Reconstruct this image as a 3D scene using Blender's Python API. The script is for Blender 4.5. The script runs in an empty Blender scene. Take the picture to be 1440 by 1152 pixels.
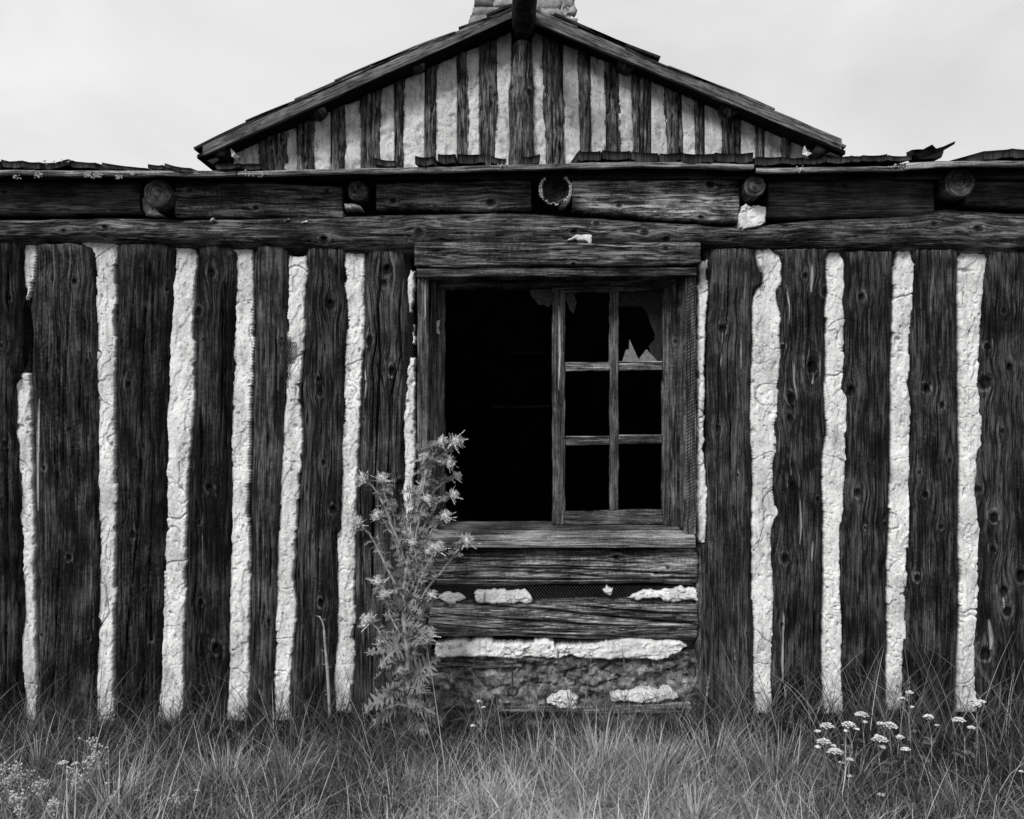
import bpy, math, random
import numpy as np
from mathutils import Vector
random.seed(7); rng=np.random.default_rng(11)
S=bpy.context.scene; C=S.collection
# ------------------------------------------------------------------ camera, sky, sun, exposure
ZC=1.36; D0=4.3; F=1413.3
cd=bpy.data.cameras.new('camera'); cam=bpy.data.objects.new('camera',cd); C.objects.link(cam)
cam.location=(0,-D0,ZC); cam.rotation_euler=(math.pi/2,0,0)
cd.sensor_width=36; cd.lens=36*F/1440; cd.clip_end=2000; cd.clip_start=.05
S.camera=cam
SUN_EL=math.radians(38); SUN_AZ=math.radians(-34)      # azimuth measured from the camera side, towards its left
w=bpy.data.worlds.new("World"); S.world=w; w.use_nodes=True
nt=w.node_tree; nt.nodes.clear()
out=nt.nodes.new('ShaderNodeOutputWorld'); bg=nt.nodes.new('ShaderNodeBackground')
sky=nt.nodes.new('ShaderNodeTexSky'); sky.sky_type='NISHITA'; sky.sun_disc=False
sky.sun_elevation=SUN_EL; sky.sun_rotation=math.radians(180)+SUN_AZ; sky.dust_density=4; sky.air_density=1.2
bw=nt.nodes.new('ShaderNodeRGBToBW'); nt.links.new(sky.outputs[0],bw.inputs[0])
tc=nt.nodes.new('ShaderNodeTexCoord'); mp=nt.nodes.new('ShaderNodeMapping'); mp.inputs['Scale'].default_value=(1.2,1.2,2.2)
mp.inputs['Location'].default_value=(.3,.1,.35)
nt.links.new(tc.outputs['Generated'],mp.inputs[0])
cn=nt.nodes.new('ShaderNodeTexNoise'); cn.inputs['Scale'].default_value=2.7; cn.inputs['Detail'].default_value=7; cn.inputs['Roughness'].default_value=.5; cn.inputs['Distortion'].default_value=.5
nt.links.new(mp.outputs[0],cn.inputs[0])
cr=nt.nodes.new('ShaderNodeMapRange'); cr.inputs[1].default_value=.3; cr.inputs[2].default_value=.7; cr.inputs[3].default_value=7.2; cr.inputs[4].default_value=9.2
nt.links.new(cn.outputs[0],cr.inputs[0])
mx=nt.nodes.new('ShaderNodeMix'); mx.data_type='FLOAT'; mx.inputs[0].default_value=.86
nt.links.new(bw.outputs[0],mx.inputs[2]); nt.links.new(cr.outputs[0],mx.inputs[3])
nt.links.new(mx.outputs[0],bg.inputs[0]); bg.inputs[1].default_value=.1
nt.links.new(bg.outputs[0],out.inputs[0])
sd=bpy.data.lights.new('sun','SUN'); sun=bpy.data.objects.new('sun',sd); C.objects.link(sun)
sd.energy=2.8; sd.angle=math.radians(16); sd.color=(1,.995,.985)
sdir=Vector((math.sin(SUN_AZ)*math.cos(SUN_EL),-math.cos(SUN_AZ)*math.cos(SUN_EL),math.sin(SUN_EL)))
sun.rotation_euler=sdir.to_track_quat('Z','Y').to_euler()
S.view_settings.view_transform='Standard'; S.view_settings.look='None'; S.view_settings.gamma=1
S.view_settings.use_curve_mapping=False; S.view_settings.exposure=0.1
S.render.engine='CYCLES'
# ------------------------------------------------------------------ numeric helpers
def hsh(ix,iy,seed):
    n=(ix.astype(np.int64)*374761393+iy.astype(np.int64)*668265263+int(seed)*974634777)&0xffffffff
    n=((n^(n>>13))*1274126177)&0xffffffff
    n=((n^(n>>16))*2246822519)&0xffffffff
    return ((n^(n>>15))&0xffffff)/float(0xffffff)
def vn(x,y,seed=0):
    x,y=np.broadcast_arrays(np.asarray(x,float),np.asarray(y,float))
    ix=np.floor(x); iy=np.floor(y); fx=x-ix; fy=y-iy
    fx=fx*fx*(3-2*fx); fy=fy*fy*(3-2*fy)
    a=hsh(ix,iy,seed); b=hsh(ix+1,iy,seed); c=hsh(ix,iy+1,seed); d=hsh(ix+1,iy+1,seed)
    return a+(b-a)*fx+(c-a)*fy+(a-b-c+d)*fx*fy
def fbm(x,y,seed=0,o=3):
    s=0; A=.5; t=0
    for i in range(o):
        s=s+A*vn(x*2**i+17.3*i,y*2**i-9.1*i,seed+i*31); t+=A; A*=.5
    return s/t            # 0..1, mean .5
def sst(a,b,x):
    t=np.clip((x-a)/(b-a),0,1); return t*t*(3-2*t)
def wx(px,d): return (px-720)/F*d
def wz(py,d): return ZC+(576-py)/F*d
def dY(y): return y+D0
# ------------------------------------------------------------------ materials
MATS={}
def newmat(name,rough=.8,spec=.3):
    m=bpy.data.materials.new(name); m.use_nodes=True; n=m.node_tree
    b=n.nodes['Principled BSDF']; b.inputs['Roughness'].default_value=rough
    b.inputs['Specular IOR Level'].default_value=spec
    MATS[name]=m; return m,n,b
def N(n,t,**k):
    x=n.nodes.new(t)
    for a,v in k.items(): x.inputs[a].default_value=v
    return x
def ramp(n,stops):
    r=n.nodes.new('ShaderNodeValToRGB'); e=r.color_ramp.elements
    while len(e)<len(stops): e.new(.5)
    for el,(p,c) in zip(e,stops): el.position=p; el.color=(c,c,c,1)
    return r
def math_(n,op,a,b):
    m=n.nodes.new('ShaderNodeMath'); m.operation=op
    for i,v in enumerate((a,b)):
        if isinstance(v,(int,float)): m.inputs[i].default_value=v
        else: n.links.new(v,m.inputs[i])
    return m.outputs[0]
def wood(name,lo,mid,hi,pale=.3,rough=.85,bump=.9,spec=.10,knotc=.25,fine=230):
    m,n,b=newmat(name,rough,spec); L=n.links
    at=n.nodes.new('ShaderNodeAttribute'); at.attribute_name='grain'
    def noi(sx,sy,det,scale=1,dist=0):
        mpp=N(n,'ShaderNodeMapping'); mpp.inputs['Scale'].default_value=(sx,sy,1)
        L.new(at.outputs['Vector'],mpp.inputs[0])
        t=N(n,'ShaderNodeTexNoise',Scale=scale,Detail=det,Roughness=.6,Distortion=dist); L.new(mpp.outputs[0],t.inputs[0]); return t.outputs[0]
    f=noi(fine,6,5); g=noi(fine*.28,2.6,4); h=noi(9,4.5,5,1,.2); sp=noi(110,90,4); k=noi(120,2.4,4)
    v=math_(n,'MULTIPLY',f,.36); v=math_(n,'ADD',v,math_(n,'MULTIPLY',g,.26)); v=math_(n,'ADD',v,math_(n,'MULTIPLY',h,.30)); v=math_(n,'SUBTRACT',v,.04); v=math_(n,'ADD',v,math_(n,'MULTIPLY',sp,.16))
    r=ramp(n,[(.415,lo),(.50,mid),(.59,hi)]); L.new(v,r.inputs[0])
    # thin pale worn ridges of the grain
    c1=noi(fine*.42,1.1,2); c2=noi(fine*.8,2.2,2)
    def line(src,wd):
        q=math_(n,'ABSOLUTE',math_(n,'SUBTRACT',src,.5),0); m_=n.nodes.new('ShaderNodeMapRange'); m_.interpolation_type='SMOOTHSTEP'; m_.inputs[1].default_value=0; m_.inputs[2].default_value=wd; L.new(q,m_.inputs[0]); return m_.outputs[0]
    gate=n.nodes.new('ShaderNodeMapRange'); gate.inputs[1].default_value=.42; gate.inputs[2].default_value=.56; L.new(noi(8,3.5,3),gate.inputs[0])
    l1=line(c1,.022); l2=math_(n,'MAXIMUM',line(c2,.03),gate.outputs[0])
    chk=math_(n,'MULTIPLY',l1,l2)
    kr=n.nodes.new('ShaderNodeMapRange'); kr.inputs[1].default_value=.60; kr.inputs[2].default_value=.72; L.new(k,kr.inputs[0])
    hb=n.nodes.new('ShaderNodeMapRange'); hb.inputs[1].default_value=.45; hb.inputs[2].default_value=.65; L.new(h,hb.inputs[0])
    km=math_(n,'MULTIPLY',kr.outputs[0],hb.outputs[0]); km=math_(n,'MULTIPLY',km,.6)
    ap=n.nodes.new('ShaderNodeAttribute'); ap.attribute_name='pale'
    pf=math_(n,'MAXIMUM',km,ap.outputs['Fac'])
    mx=n.nodes.new('ShaderNodeMix'); mx.data_type='RGBA'; L.new(pf,mx.inputs[0]); L.new(r.outputs[0],mx.inputs[6])
    pc=ramp(n,[(.3,pale*.45),(.6,pale)]); L.new(f,pc.inputs[0]); L.new(pc.outputs[0],mx.inputs[7])
    ak=n.nodes.new('ShaderNodeAttribute'); ak.attribute_name='knot'
    mk=n.nodes.new('ShaderNodeMix'); mk.data_type='RGBA'; L.new(ak.outputs['Fac'],mk.inputs[0]); L.new(mx.outputs[2],mk.inputs[6]); mk.inputs[7].default_value=(lo*knotc*3,)*3+(1,)
    mc=n.nodes.new('ShaderNodeMix'); mc.data_type='RGBA'; L.new(chk,mc.inputs[0]); mc.inputs[6].default_value=(lo*.5,)*3+(1,); L.new(mk.outputs[2],mc.inputs[7])
    L.new(mc.outputs[2],b.inputs['Base Color']); v2=math_(n,'ADD',v,math_(n,'MULTIPLY',chk,.35))
    bm=N(n,'ShaderNodeBump',Strength=bump,Distance=.006); L.new(v2,bm.inputs['Height']); L.new(bm.outputs[0],b.inputs['Normal'])
    rr=ramp(n,[(.3,rough+.15),(.7,rough-.15)]); L.new(v,rr.inputs[0]); L.new(rr.outputs[0],b.inputs['Roughness'])
    return m
wood('dark_log',.003,.015,.078,.40)
wood('brown_log',.006,.030,.115,.42)
wood('char_log',.0025,.010,.05,.26)
wood('beam_wood',.006,.042,.19,.42,bump=.9)
wood('beam_pale',.008,.12,.62,.7,bump=.9,fine=150)
wood('frame_wood',.014,.065,.20,.5,bump=.7)
wood('sill_wood',.035,.21,.50,.6,bump=.9)
wood('split_log',.012,.12,.44,.6,bump=1)
wood('rake_wood',.035,.13,.25,.4,bump=.7,fine=100)
wood('shingle_wood',.010,.028,.07,.2,bump=.7)
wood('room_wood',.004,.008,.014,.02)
wood('gable_log',.008,.065,.24,.5,bump=1,fine=120)
def stone_mat(name,lo,mid,hi,sc=9,bump=.6,dist=.006,spk=.25):
    m,n,b=newmat(name,.95,.15); L=n.links
    tc=n.nodes.new('ShaderNodeTexCoord')
    a=N(n,'ShaderNodeTexNoise',Scale=sc,Detail=6,Roughness=.6,Distortion=.6); L.new(tc.outputs['Object'],a.inputs[0])
    f=N(n,'ShaderNodeTexNoise',Scale=190,Detail=4,Roughness=.7); L.new(tc.outputs['Object'],f.inputs[0])
    p=N(n,'ShaderNodeTexNoise',Scale=75,Detail=3,Roughness=.5); L.new(tc.outputs['Object'],p.inputs[0])
    v=math_(n,'ADD',math_(n,'MULTIPLY',a.outputs[0],.65),math_(n,'MULTIPLY',f.outputs[0],.35))
    r=ramp(n,[(.36,lo),(.5,mid),(.62,hi)]); L.new(v,r.inputs[0])
    pr=ramp(n,[(.30,spk),(.40,1)]); L.new(p.outputs[0],pr.inputs[0])
    mm=n.nodes.new('ShaderNodeMix'); mm.data_type='RGBA'; mm.blend_type='MULTIPLY'; mm.inputs[0].default_value=1
    ms=N(n,'ShaderNodeMapping'); ms.inputs['Scale'].default_value=(28,28,5); L.new(tc.outputs['Object'],ms.inputs[0])
    sn=N(n,'ShaderNodeTexNoise',Scale=1,Detail=5,Roughness=.65,Distortion=.8); L.new(ms.outputs[0],sn.inputs[0])
    sr=ramp(n,[(.36,.70),(.50,1)]); L.new(sn.outputs[0],sr.inputs[0])
    m0=n.nodes.new('ShaderNodeMix'); m0.data_type='RGBA'; m0.blend_type='MULTIPLY'; m0.inputs[0].default_value=1; L.new(r.outputs[0],m0.inputs[6]); L.new(sr.outputs[0],m0.inputs[7]); r=m0
    L.new(r.outputs[2],mm.inputs[6]); L.new(pr.outputs[0],mm.inputs[7]); L.new(mm.outputs[2],b.inputs['Base Color'])
    hh=math_(n,'ADD',math_(n,'MULTIPLY',f.outputs[0],.5),p.outputs[0])
    bm=N(n,'ShaderNodeBump',Strength=bump,Distance=dist); L.new(hh,bm.inputs['Height']); L.new(bm.outputs[0],b.inputs['Normal'])
    return m
stone_mat('chinking',.44,.68,.82,6,.8,.005,.45)
stone_mat('gable_chinking',.34,.58,.72,4.5,.8,.01,.3)
stone_mat('rubble',.03,.17,.46,16,1,.014,.25)
stone_mat('chimney_stone',.10,.20,.34,6,.8,.01,.5)
stone_mat('mortar',.2,.34,.46,9,.8,.01,.5)
stone_mat('soil',.012,.022,.04,6,1,.02,.5)
def flat(name,c,rough=.6,spec=.4,metal=0,tone=None,trans=0):
    m,n,b=newmat(name,rough,spec); b.inputs['Base Color'].default_value=(c,c,c,1); b.inputs['Metallic'].default_value=metal
    if tone:
        at=n.nodes.new('ShaderNodeAttribute'); at.attribute_name='tone'
        r=ramp(n,tone); n.links.new(at.outputs['Fac'],r.inputs[0]); n.links.new(r.outputs[0],b.inputs['Base Color'])
    else:
        tc=n.nodes.new('ShaderNodeTexCoord'); t=N(n,'ShaderNodeTexNoise',Scale=60,Detail=4); n.links.new(tc.outputs['Object'],t.inputs[0])
        r=ramp(n,[(.3,c*.6),(.7,min(.9,c*1.35))]); n.links.new(t.outputs[0],r.inputs[0]); n.links.new(r.outputs[0],b.inputs['Base Color'])
    if trans:
        tr=n.nodes.new('ShaderNodeBsdfTranslucent'); ms=n.nodes.new('ShaderNodeMixShader'); ms.inputs[0].default_value=trans
        o=n.nodes['Material Output']; n.links.new(r.outputs[0],tr.inputs[0]); n.links.new(b.outputs[0],ms.inputs[1]); n.links.new(tr.outputs[0],ms.inputs[2]); n.links.new(ms.outputs[0],o.inputs[0])
    return m
flat('lath_metal',.07,.6,.4,.2)
flat('dark_iron',.02,.6)
flat('pale_metal',.45,.5)
flat('dusty_glass',.15,.35,.5)
flat('rag_cloth',.05,.95,.1)
flat('grimy_film',.018,.7,.1)
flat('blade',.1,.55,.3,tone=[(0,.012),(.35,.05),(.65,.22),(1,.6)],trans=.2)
flat('thistle_green',.2,.6,.3,trans=.15)
flat('thistle_stem',.28,.6,.3)
flat('thistle_head',.55,.7,.2,trans=.15)
flat('thistle_tuft',.62,.8,.1,trans=.2)
flat('petal_white',.82,.8,.2)
flat('bud_pale',.55,.8,.2)
flat('lichen',.42,.95,.1)
M=MATS
# ------------------------------------------------------------------ mesh helpers
def mesh_np(name,V,Fq,attrs=None,smooth=True):
    me=bpy.data.meshes.new(name); V=np.asarray(V,np.float32).reshape(-1,3); Fq=np.asarray(Fq,np.int32)
    k=Fq.shape[1]
    me.vertices.add(len(V)); me.vertices.foreach_set('co',V.ravel())
    me.loops.add(Fq.size); me.loops.foreach_set('vertex_index',Fq.ravel())
    me.polygons.add(len(Fq)); me.polygons.foreach_set('loop_start',np.arange(0,Fq.size,k,dtype=np.int32))
    if smooth: me.polygons.foreach_set('use_smooth',np.ones(len(Fq),bool))
    me.update(calc_edges=True)
    for a,v in (attrs or {}).items():
        if v.ndim==2:
            t=me.attributes.new(a,'FLOAT_VECTOR','POINT'); t.data.foreach_set('vector',np.asarray(v,np.float32).ravel())
        else:
            t=me.attributes.new(a,'FLOAT','POINT'); t.data.foreach_set('value',np.asarray(v,np.float32).ravel())
    return me
def link(name,me,mat,parent=None,label=None,cat=None,group=None,kind=None):
    o=bpy.data.objects.new(name,me); C.objects.link(o)
    if mat: me.materials.append(M[mat])
    if parent: o.parent=parent
    for k,v in (('label',label),('category',cat),('group',group),('kind',kind)):
        if v: o[k]=v
    return o
def thing(name,label,cat,group=None,kind=None,loc=(0,0,0)):
    o=bpy.data.objects.new(name,None); C.objects.link(o); o.location=loc; o.empty_display_size=.1
    for k,v in (('label',label),('category',cat),('group',group),('kind',kind)):
        if v: o[k]=v
    return o
def gridfaces(n,m,off=0,flip=False):
    i=np.arange(n-1)[:,None]*m+np.arange(m-1)[None,:]
    q=np.stack([i,i+1,i+m+1,i+m],-1).reshape(-1,4)+off
    return q[:,::-1] if flip else q
def relief(name,mat,parent,X,Z,H,yf,back,attrs,horiz):
    """front surface with turned-back sides; H is outward (towards -Y)"""
    Y=yf-H
    P=np.stack([X,Y,Z],-1)
    A={k:v for k,v in attrs.items()}
    for st,dy in ((0,.004),(1,None)):
        P=np.pad(P,((1,1),(1,1),(0,0)),mode='edge')
        bd=np.zeros(P.shape[:2],bool); bd[0]=bd[-1]=True; bd[:,0]=bd[:,-1]=True
        if dy is None: P[bd,1]=back
        else: P[bd,1]=np.minimum(P[bd,1]+dy,back)
        A={k:np.pad(v,((1,1),(1,1))+((0,0),)*(v.ndim-2),mode='edge') for k,v in A.items()}
    n,m=P.shape[:2]
    me=mesh_np(name,P,gridfaces(n,m,flip=not horiz),{k:v.reshape((-1,3) if v.ndim==3 else (-1,)) for k,v in A.items()})
    return link(name,me,mat,parent)
def PF(pts,d,horiz=False):
    """pts [(along_px, edge_px)] -> function of world along"""
    if horiz: a=[wx(p,d) for p,_ in pts]; b=[wz(e,d) for _,e in pts]
    else: a=[wz(p,d) for p,_ in pts]; b=[wx(e,d) for _,e in pts]
    i=np.argsort(a); a=np.array(a)[i]; b=np.array(b)[i]
    return lambda t: np.interp(t,a,b)
_seed=[100]
def timber(name,parent,mat,y,a0,a1,lo,hi,horiz=False,knots=(),cracks=(),pales=(),edge_drop=.034,edge_w=.008,ext=.015,
           res=(.0027,.0065),rough=1.,char=0.,back=.03,convex=.007,endn=.006,fiss=1.,wav=.006,grain=1.,follow=.5,patch=.12):
    """a0,a1,lo,hi,knots.. in photo px; y = face plane. a0 lower/left end."""
    _seed[0]+=13; sd=_seed[0]; d=dY(y)
    if horiz: A0,A1=wx(a0,d),wx(a1,d) ; ca=lambda p:wx(p,d); cb=lambda p:wz(p,d)
    else:
        A0=wz(a0,d); ca=lambda p:wz(p,d); cb=lambda p:wx(p,d)
        A1=None if callable(a1) else wz(a1,d)
    lo=PF(lo,d,horiz) if isinstance(lo,list) else (lambda t,c=cb(lo):np.full_like(t,c))
    hi=PF(hi,d,horiz) if isinstance(hi,list) else (lambda t,c=cb(hi):np.full_like(t,c))
    if horiz: lo,hi=hi,lo     # px y grows downwards: pass lo=top line, hi=bottom line
    am=np.array([A0+.01]); W=abs(float((hi(am)-lo(am))[0]))+2*ext
    if A1 is None: top=a1(float(lo(am)[0]),float(hi(am)[0]),d); Lm=top(0.5)-A0
    else: Lm=A1-A0
    na=max(4,int(abs(Lm)/res[1])); nb=max(4,int(W/res[0]))
    t=np.linspace(0,1,na)[:,None]*np.ones((1,nb)); s=np.linspace(0,1,nb)[None,:]*np.ones((na,1))
    b0=lo(am)+s*(hi(am)-lo(am))
    j0=endn*(fbm(b0*60,b0*0,sd)-.5)*2; j1=endn*(fbm(b0*60,b0*0+5,sd+1)-.5)*2
    Aend=top(s) if A1 is None else A1
    a=A0+j0+t*(Aend+j1-A0-j0)
    l0,h0=lo(a),hi(a)
    wob=.0035*(fbm(a*14,a*0+2,sd+2)-.5)*2
    l0=l0+wob; h0=h0+.0035*(fbm(a*14,a*0+9,sd+3)-.5)*2
    b=l0-ext+s*(h0-l0+2*ext)
    cen=((l0+h0)/2).mean(1); kk=max(3,int(.22/res[1])|1); kk=min(kk,(len(cen)//2)*2-1) if len(cen)>6 else 1
    cen=np.convolve(np.pad(cen,kk//2,mode='edge'),np.hanning(kk+2)[1:-1]/np.hanning(kk+2)[1:-1].sum(),'valid')[:,None] if kk>2 else cen[:,None]
    gu=b-follow*(cen-float(np.mean(cen)))-.02*fbm(a*1.2,a*0,sd+4)
    knot=np.zeros_like(a); H=np.zeros_like(a); pale=np.zeros_like(a)
    for kx,ky,kr in knots:
        r=kr/F*d*(.74 if kr<9 else .66); kb,ka=(cb(ky),ca(kx)) if horiz else (cb(kx),ca(ky))
        dx=b-kb; da=a-ka; g=np.exp(-(da/(3.2*r))**2)
        gu=gu-.92*r*g*np.tanh(dx/r)*np.exp(-(np.abs(dx)/(4*r))**2)
        rr=np.sqrt(dx**2+(da*.8)**2)/r*(1+.25*(fbm(np.arctan2(da,dx)*1.5,rng.random()*50,sd)-.5))
        dp=.5+.9*hsh(np.array([int(kx)]),np.array([int(ky)]),3)[0]; H+=.5*r*np.exp(-(rr/1.7)**2)-dp*r*np.exp(-(rr/.55)**2)-.3*r*np.exp(-((rr-1.02)/.13)**2)-.5*r*sst(.8,1,1-np.abs(2*vn(np.arctan2(da,dx)*1.3,rr*0,sd+1)-1))*np.exp(-(rr/.8)**2)
        knot=np.maximum(knot,sst(1.1,.6,rr)*.9)
        pale=np.maximum(pale,.6*hsh(np.array([int(kx)]),np.array([int(ky)]),5)[0]*np.exp(-((rr-1.22)/.22)**2)*sst(.3,.8,fbm(np.arctan2(da,dx)*2.5+kx,rr*3,sd)))
        side=np.exp(-((np.abs(dx)-1.3*r-.1*np.abs(da))/(.3*r))**2)*np.exp(-(da/(3.5*r))**2)
        pale=np.maximum(pale,.45*side*vn(da*60,dx*0,sd+7)*hsh(np.array([int(kx)]),np.array([int(ky)]),9)[0])
    dd=np.minimum(b-l0,h0-b)
    H+=-edge_drop*np.exp(-np.maximum(dd,0)/edge_w)+np.minimum(dd,0)*2.2
    sc=(b-l0)/np.maximum(h0-l0,1e-4); H+=convex*(1-(2*sc-1)**2)
    H+=2*wav*(fbm(gu*9,a*2.2,sd+10)-.5)
    H+=.0045*rough*(fbm(gu*110*grain,a*4*grain,sd+11,2)-.5)
    n=fbm(gu*42*grain,a*1.6,sd+12,2); rd=1-np.abs(2*n-1)
    H-=.007*rough*fiss*sst(.955,1,rd)
    if len(knots)>1 and not horiz:
        for _ in range(8):
            cp=float(np.min(b0))+W*(.12+.76*random.random()); z0_=float(A0)+abs(Lm)*random.uniform(.05,.9); ln_=random.uniform(.12,.6)
            cc=gu-(cp-.02*.5+.004*(fbm(a*6,a*0,sd+int(z0_*50))-.5)); tp=sst(z0_-ln_/2,z0_-ln_/2+.05,a)*sst(z0_+ln_/2,z0_+ln_/2-.05,a)
            H-=.020*tp*np.exp(-(cc/.0021)**2)
    if char:
        n=fbm(gu*55,a*75,sd+13,2); m=sst(.45,.6,fbm(gu*10,a*3,sd+14)); H-=char*m*sst(.85,1,1-np.abs(2*n-1))
    for poly,wd,dp in cracks:
        pa=[ca(p[0] if horiz else p[1]) for p in poly]; pb=[cb(p[1] if horiz else p[0]) for p in poly]
        i=np.argsort(pa); pa=np.array(pa)[i]; pb=np.array(pb)[i]
        c=np.interp(a,pa,pb)+.004*(fbm(a*18,a*0,sd+len(poly))-.5)
        tp=sst(pa[0]-.01,pa[0]+.12,a)*sst(pa[-1]+.01,pa[-1]-.12,a)
        ww=wd*(.55+.7*vn(a*9,a*0,sd+3))
        H-=dp*tp*np.exp(-((b-c)/ww)**2)
    pale=np.maximum(pale,patch*sst(.50,.64,fbm(gu*16+3,a*5,sd+40,4))*sst(.40,.62,fbm(gu*130,a*16,sd+41,3)))
    for poly,wd in pales:
        pa=[ca(p[0] if horiz else p[1]) for p in poly]; pb=[cb(p[1] if horiz else p[0]) for p in poly]
        i=np.argsort(pa); pa=np.array(pa)[i]; pb=np.array(pb)[i]
        c=np.interp(a,pa,pb); mid=(pa[0]+pa[-1])/2; hl=(pa[-1]-pa[0])/2
        tp=np.sqrt(np.clip(1-((a-mid)/hl)**2,0,1))
        pale=np.maximum(pale,np.where(tp>0,np.exp(-((b-c)/np.maximum(wd*tp,1e-4))**4),0))
        H-=.003*np.where(tp>0,np.exp(-((b-c)/np.maximum(wd*tp,1e-4))**2),0)
    if not horiz and A1 is not None and W>.1 and Lm>1: pale=np.maximum(pale,.30*sst(.05,.0,(A1-a)+.03*(fbm(b*40,b*0,sd+9)-.5))*sst(.3,.7,fbm(b*90,a*12,sd+8)))
    X,Z=(a,b) if horiz else (b,a)
    gq=.55+.75*hsh(np.array([sd]),np.array([3]),1)[0]
    gr=np.stack([gu*gq+sd*1.37,a*(.7+.6*gq)+sd*.77,np.full_like(a,sd*.1)],-1)
    return relief(name,mat,parent,X,Z,H,y,back,{'grain':gr,'knot':knot,'pale':np.clip(pale,0,1)},horiz)
def chink(name,parent,y,pts,horiz=False,saw=(0,0),thick=.02,back=.02,mat='chinking',res=.0034,amp=1.,jag=1.):
    """pts [(along px, edge1 px, edge2 px)]"""
    _seed[0]+=13; sd=_seed[0]; d=dY(y)
    f1=PF([(p[0],p[1]) for p in pts],d,horiz); f2=PF([(p[0],p[2]) for p in pts],d,horiz)
    if horiz: f1,f2=f2,f1; A0,A1=wx(pts[0][0],d),wx(pts[-1][0],d)
    else: A0,A1=wz(pts[-1][0],d),wz(pts[0][0],d)
    W=np.max(f2(np.linspace(A0,A1,20))-f1(np.linspace(A0,A1,20)))
    na=max(5,int((A1-A0)/res)); nb=max(5,int(W/res))
    t=np.linspace(0,1,na)[:,None]*np.ones((1,nb)); s=np.linspace(0,1,nb)[None,:]*np.ones((na,1))
    bb=f1(np.full_like(s,(A0+A1)/2))+s*W
    A0j=A0+.014*jag*(fbm(bb*45,bb*0,sd)-.5); A1j=A1+.016*jag*(fbm(bb*45,bb*0+3,sd)-.5)
    a=A0j+t*(A1j-A0j)
    def tri(x): return np.abs((x%1)-.5)*2-.5
    def edge(k,sw):
        ap=vn(a*3.1,a*0,sd+k)
        e=.015*jag*(fbm(a*34,a*0,sd+k+1,5)-.5)+.006*(fbm(a*9,a*0,sd+k+2)-.5)
        e+=.010*jag*(sst(.55,.6,vn(a*14,a*0,sd+k+5))-.5)*sst(.4,.7,ap)
        return e+sw*.005*tri(a/.0125)*sst(.3,.55,ap)
    l=f1(a)+edge(20,saw[0]); h=f2(a)+edge(40,saw[1])
    b=l+s*(h-l)
    de=np.minimum(b-l,h-b); de=np.minimum(de,np.minimum(a-A0j,A1j-a))
    H=-thick*np.exp(-de/(.0032 if jag<2 else .0018))
    H+=.010*amp*(fbm(b*18,a*10,sd+3)-.5)
    wq=.03*(fbm(b*16,a*16,sd+4)-.5)
    n=fbm((b+wq)*24+a*9,(a+wq)*17,sd+5,2); rd=1-np.abs(2*n-1)
    H-=.0060*amp*sst(.90,1,rd)*sst(.52,.66,vn(b*9,a*6,sd+6))
    st=fbm((b+wq)*26,(a-wq)*11-b*9,sd+15,3)
    H+=.0045*amp*(sst(.487,.513,st)-.5)+.0045*amp*(fbm((b-a*.5)*55,(a+b*.5)*14,sd+25)-.5)
    H+=.0030*amp*(fbm(b*110,a*70,sd+7,3)-.5)
    H-=.005*amp*sst(.86,.95,vn(b*60,a*50,sd+8))*sst(.4,.6,vn(b*7,a*7,sd+9))
    cq=fbm((a+.03*fbm(b*20,a*6,sd+33))*5.5,b*3.2+7,sd+31,2); H-=.012*amp*sst(.985,1,1-np.abs(2*cq-1))*(vn(a*2.2,b*0,sd+32)>.45)
    H-=.012*amp*sst(.84,.93,vn(b*45,a*38,sd+18))*sst(.55,.7,vn(b*5,a*5,sd+19))
    X,Z=(a,b) if horiz else (b,a)
    return relief(name,mat,parent,X,Z,H,y,back,{},horiz)
def box(name,mat,parent,x0,x1,y0,y1,z0,z1,axis=0,bev=.003,seg=1,jit=0.,kind=None,rot=None):
    """plain plank: bevelled, divided along its axis, slightly uneven; grain runs along axis"""
    _seed[0]+=3; sd=_seed[0]
    lo=np.array([x0,y0,z0]); hi=np.array([x1,y1,z1]); c=(lo+hi)/2; e=(hi-lo)/2
    o=[i for i in range(3) if i!=axis]; bv=min(bev,e[o[0]]*.4,e[o[1]]*.4,e[axis]*.4)
    e0,e1=e[o[0]],e[o[1]]
    ring=[(-e0+bv,-e1),(e0-bv,-e1),(e0,-e1+bv),(e0,e1-bv),(e0-bv,e1),(-e0+bv,e1),(-e0,e1-bv),(-e0,-e1+bv)]
    sec=[(-e[axis],1)]+[(-e[axis]+2*e[axis]*k/seg,1) for k in range(1,seg)]+[(e[axis],1)]
    V=[];G=[]
    for k,(p,sc) in enumerate(sec):
        jx,jy=(random.uniform(-jit,jit),random.uniform(-jit,jit)) if 0<=k else (0,0)
        for (u,v) in ring:
            q=np.zeros(3); q[axis]=p; q[o[0]]=u+jx+random.uniform(-jit,jit)*.4; q[o[1]]=v+jy+random.uniform(-jit,jit)*.4; V.append(q+c)
            G.append((u+.6*v+sd*1.3,p+sd*.7,sd*.1))
    Fc=[]
    n=len(sec)
    for k in range(n-1):
        for i in range(8):
            j=(i+1)%8; Fc.append((k*8+i,k*8+j,(k+1)*8+j,(k+1)*8+i))
    Fc.append(tuple(range(7,-1,-1))); Fc.append(tuple((n-1)*8+i for i in range(8)))
    me=bpy.data.meshes.new(name); me.from_pydata([tuple(v) for v in V],[],Fc); 
    import bmesh
    bm=bmesh.new(); bm.from_mesh(me); bmesh.ops.recalc_face_normals(bm,faces=bm.faces); bm.to_mesh(me); bm.free()
    at=me.attributes.new('grain','FLOAT_VECTOR','POINT'); at.data.foreach_set('vector',np.array(G,np.float32).ravel())
    ob=link(name,me,mat,parent,kind=kind); return ob
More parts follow.
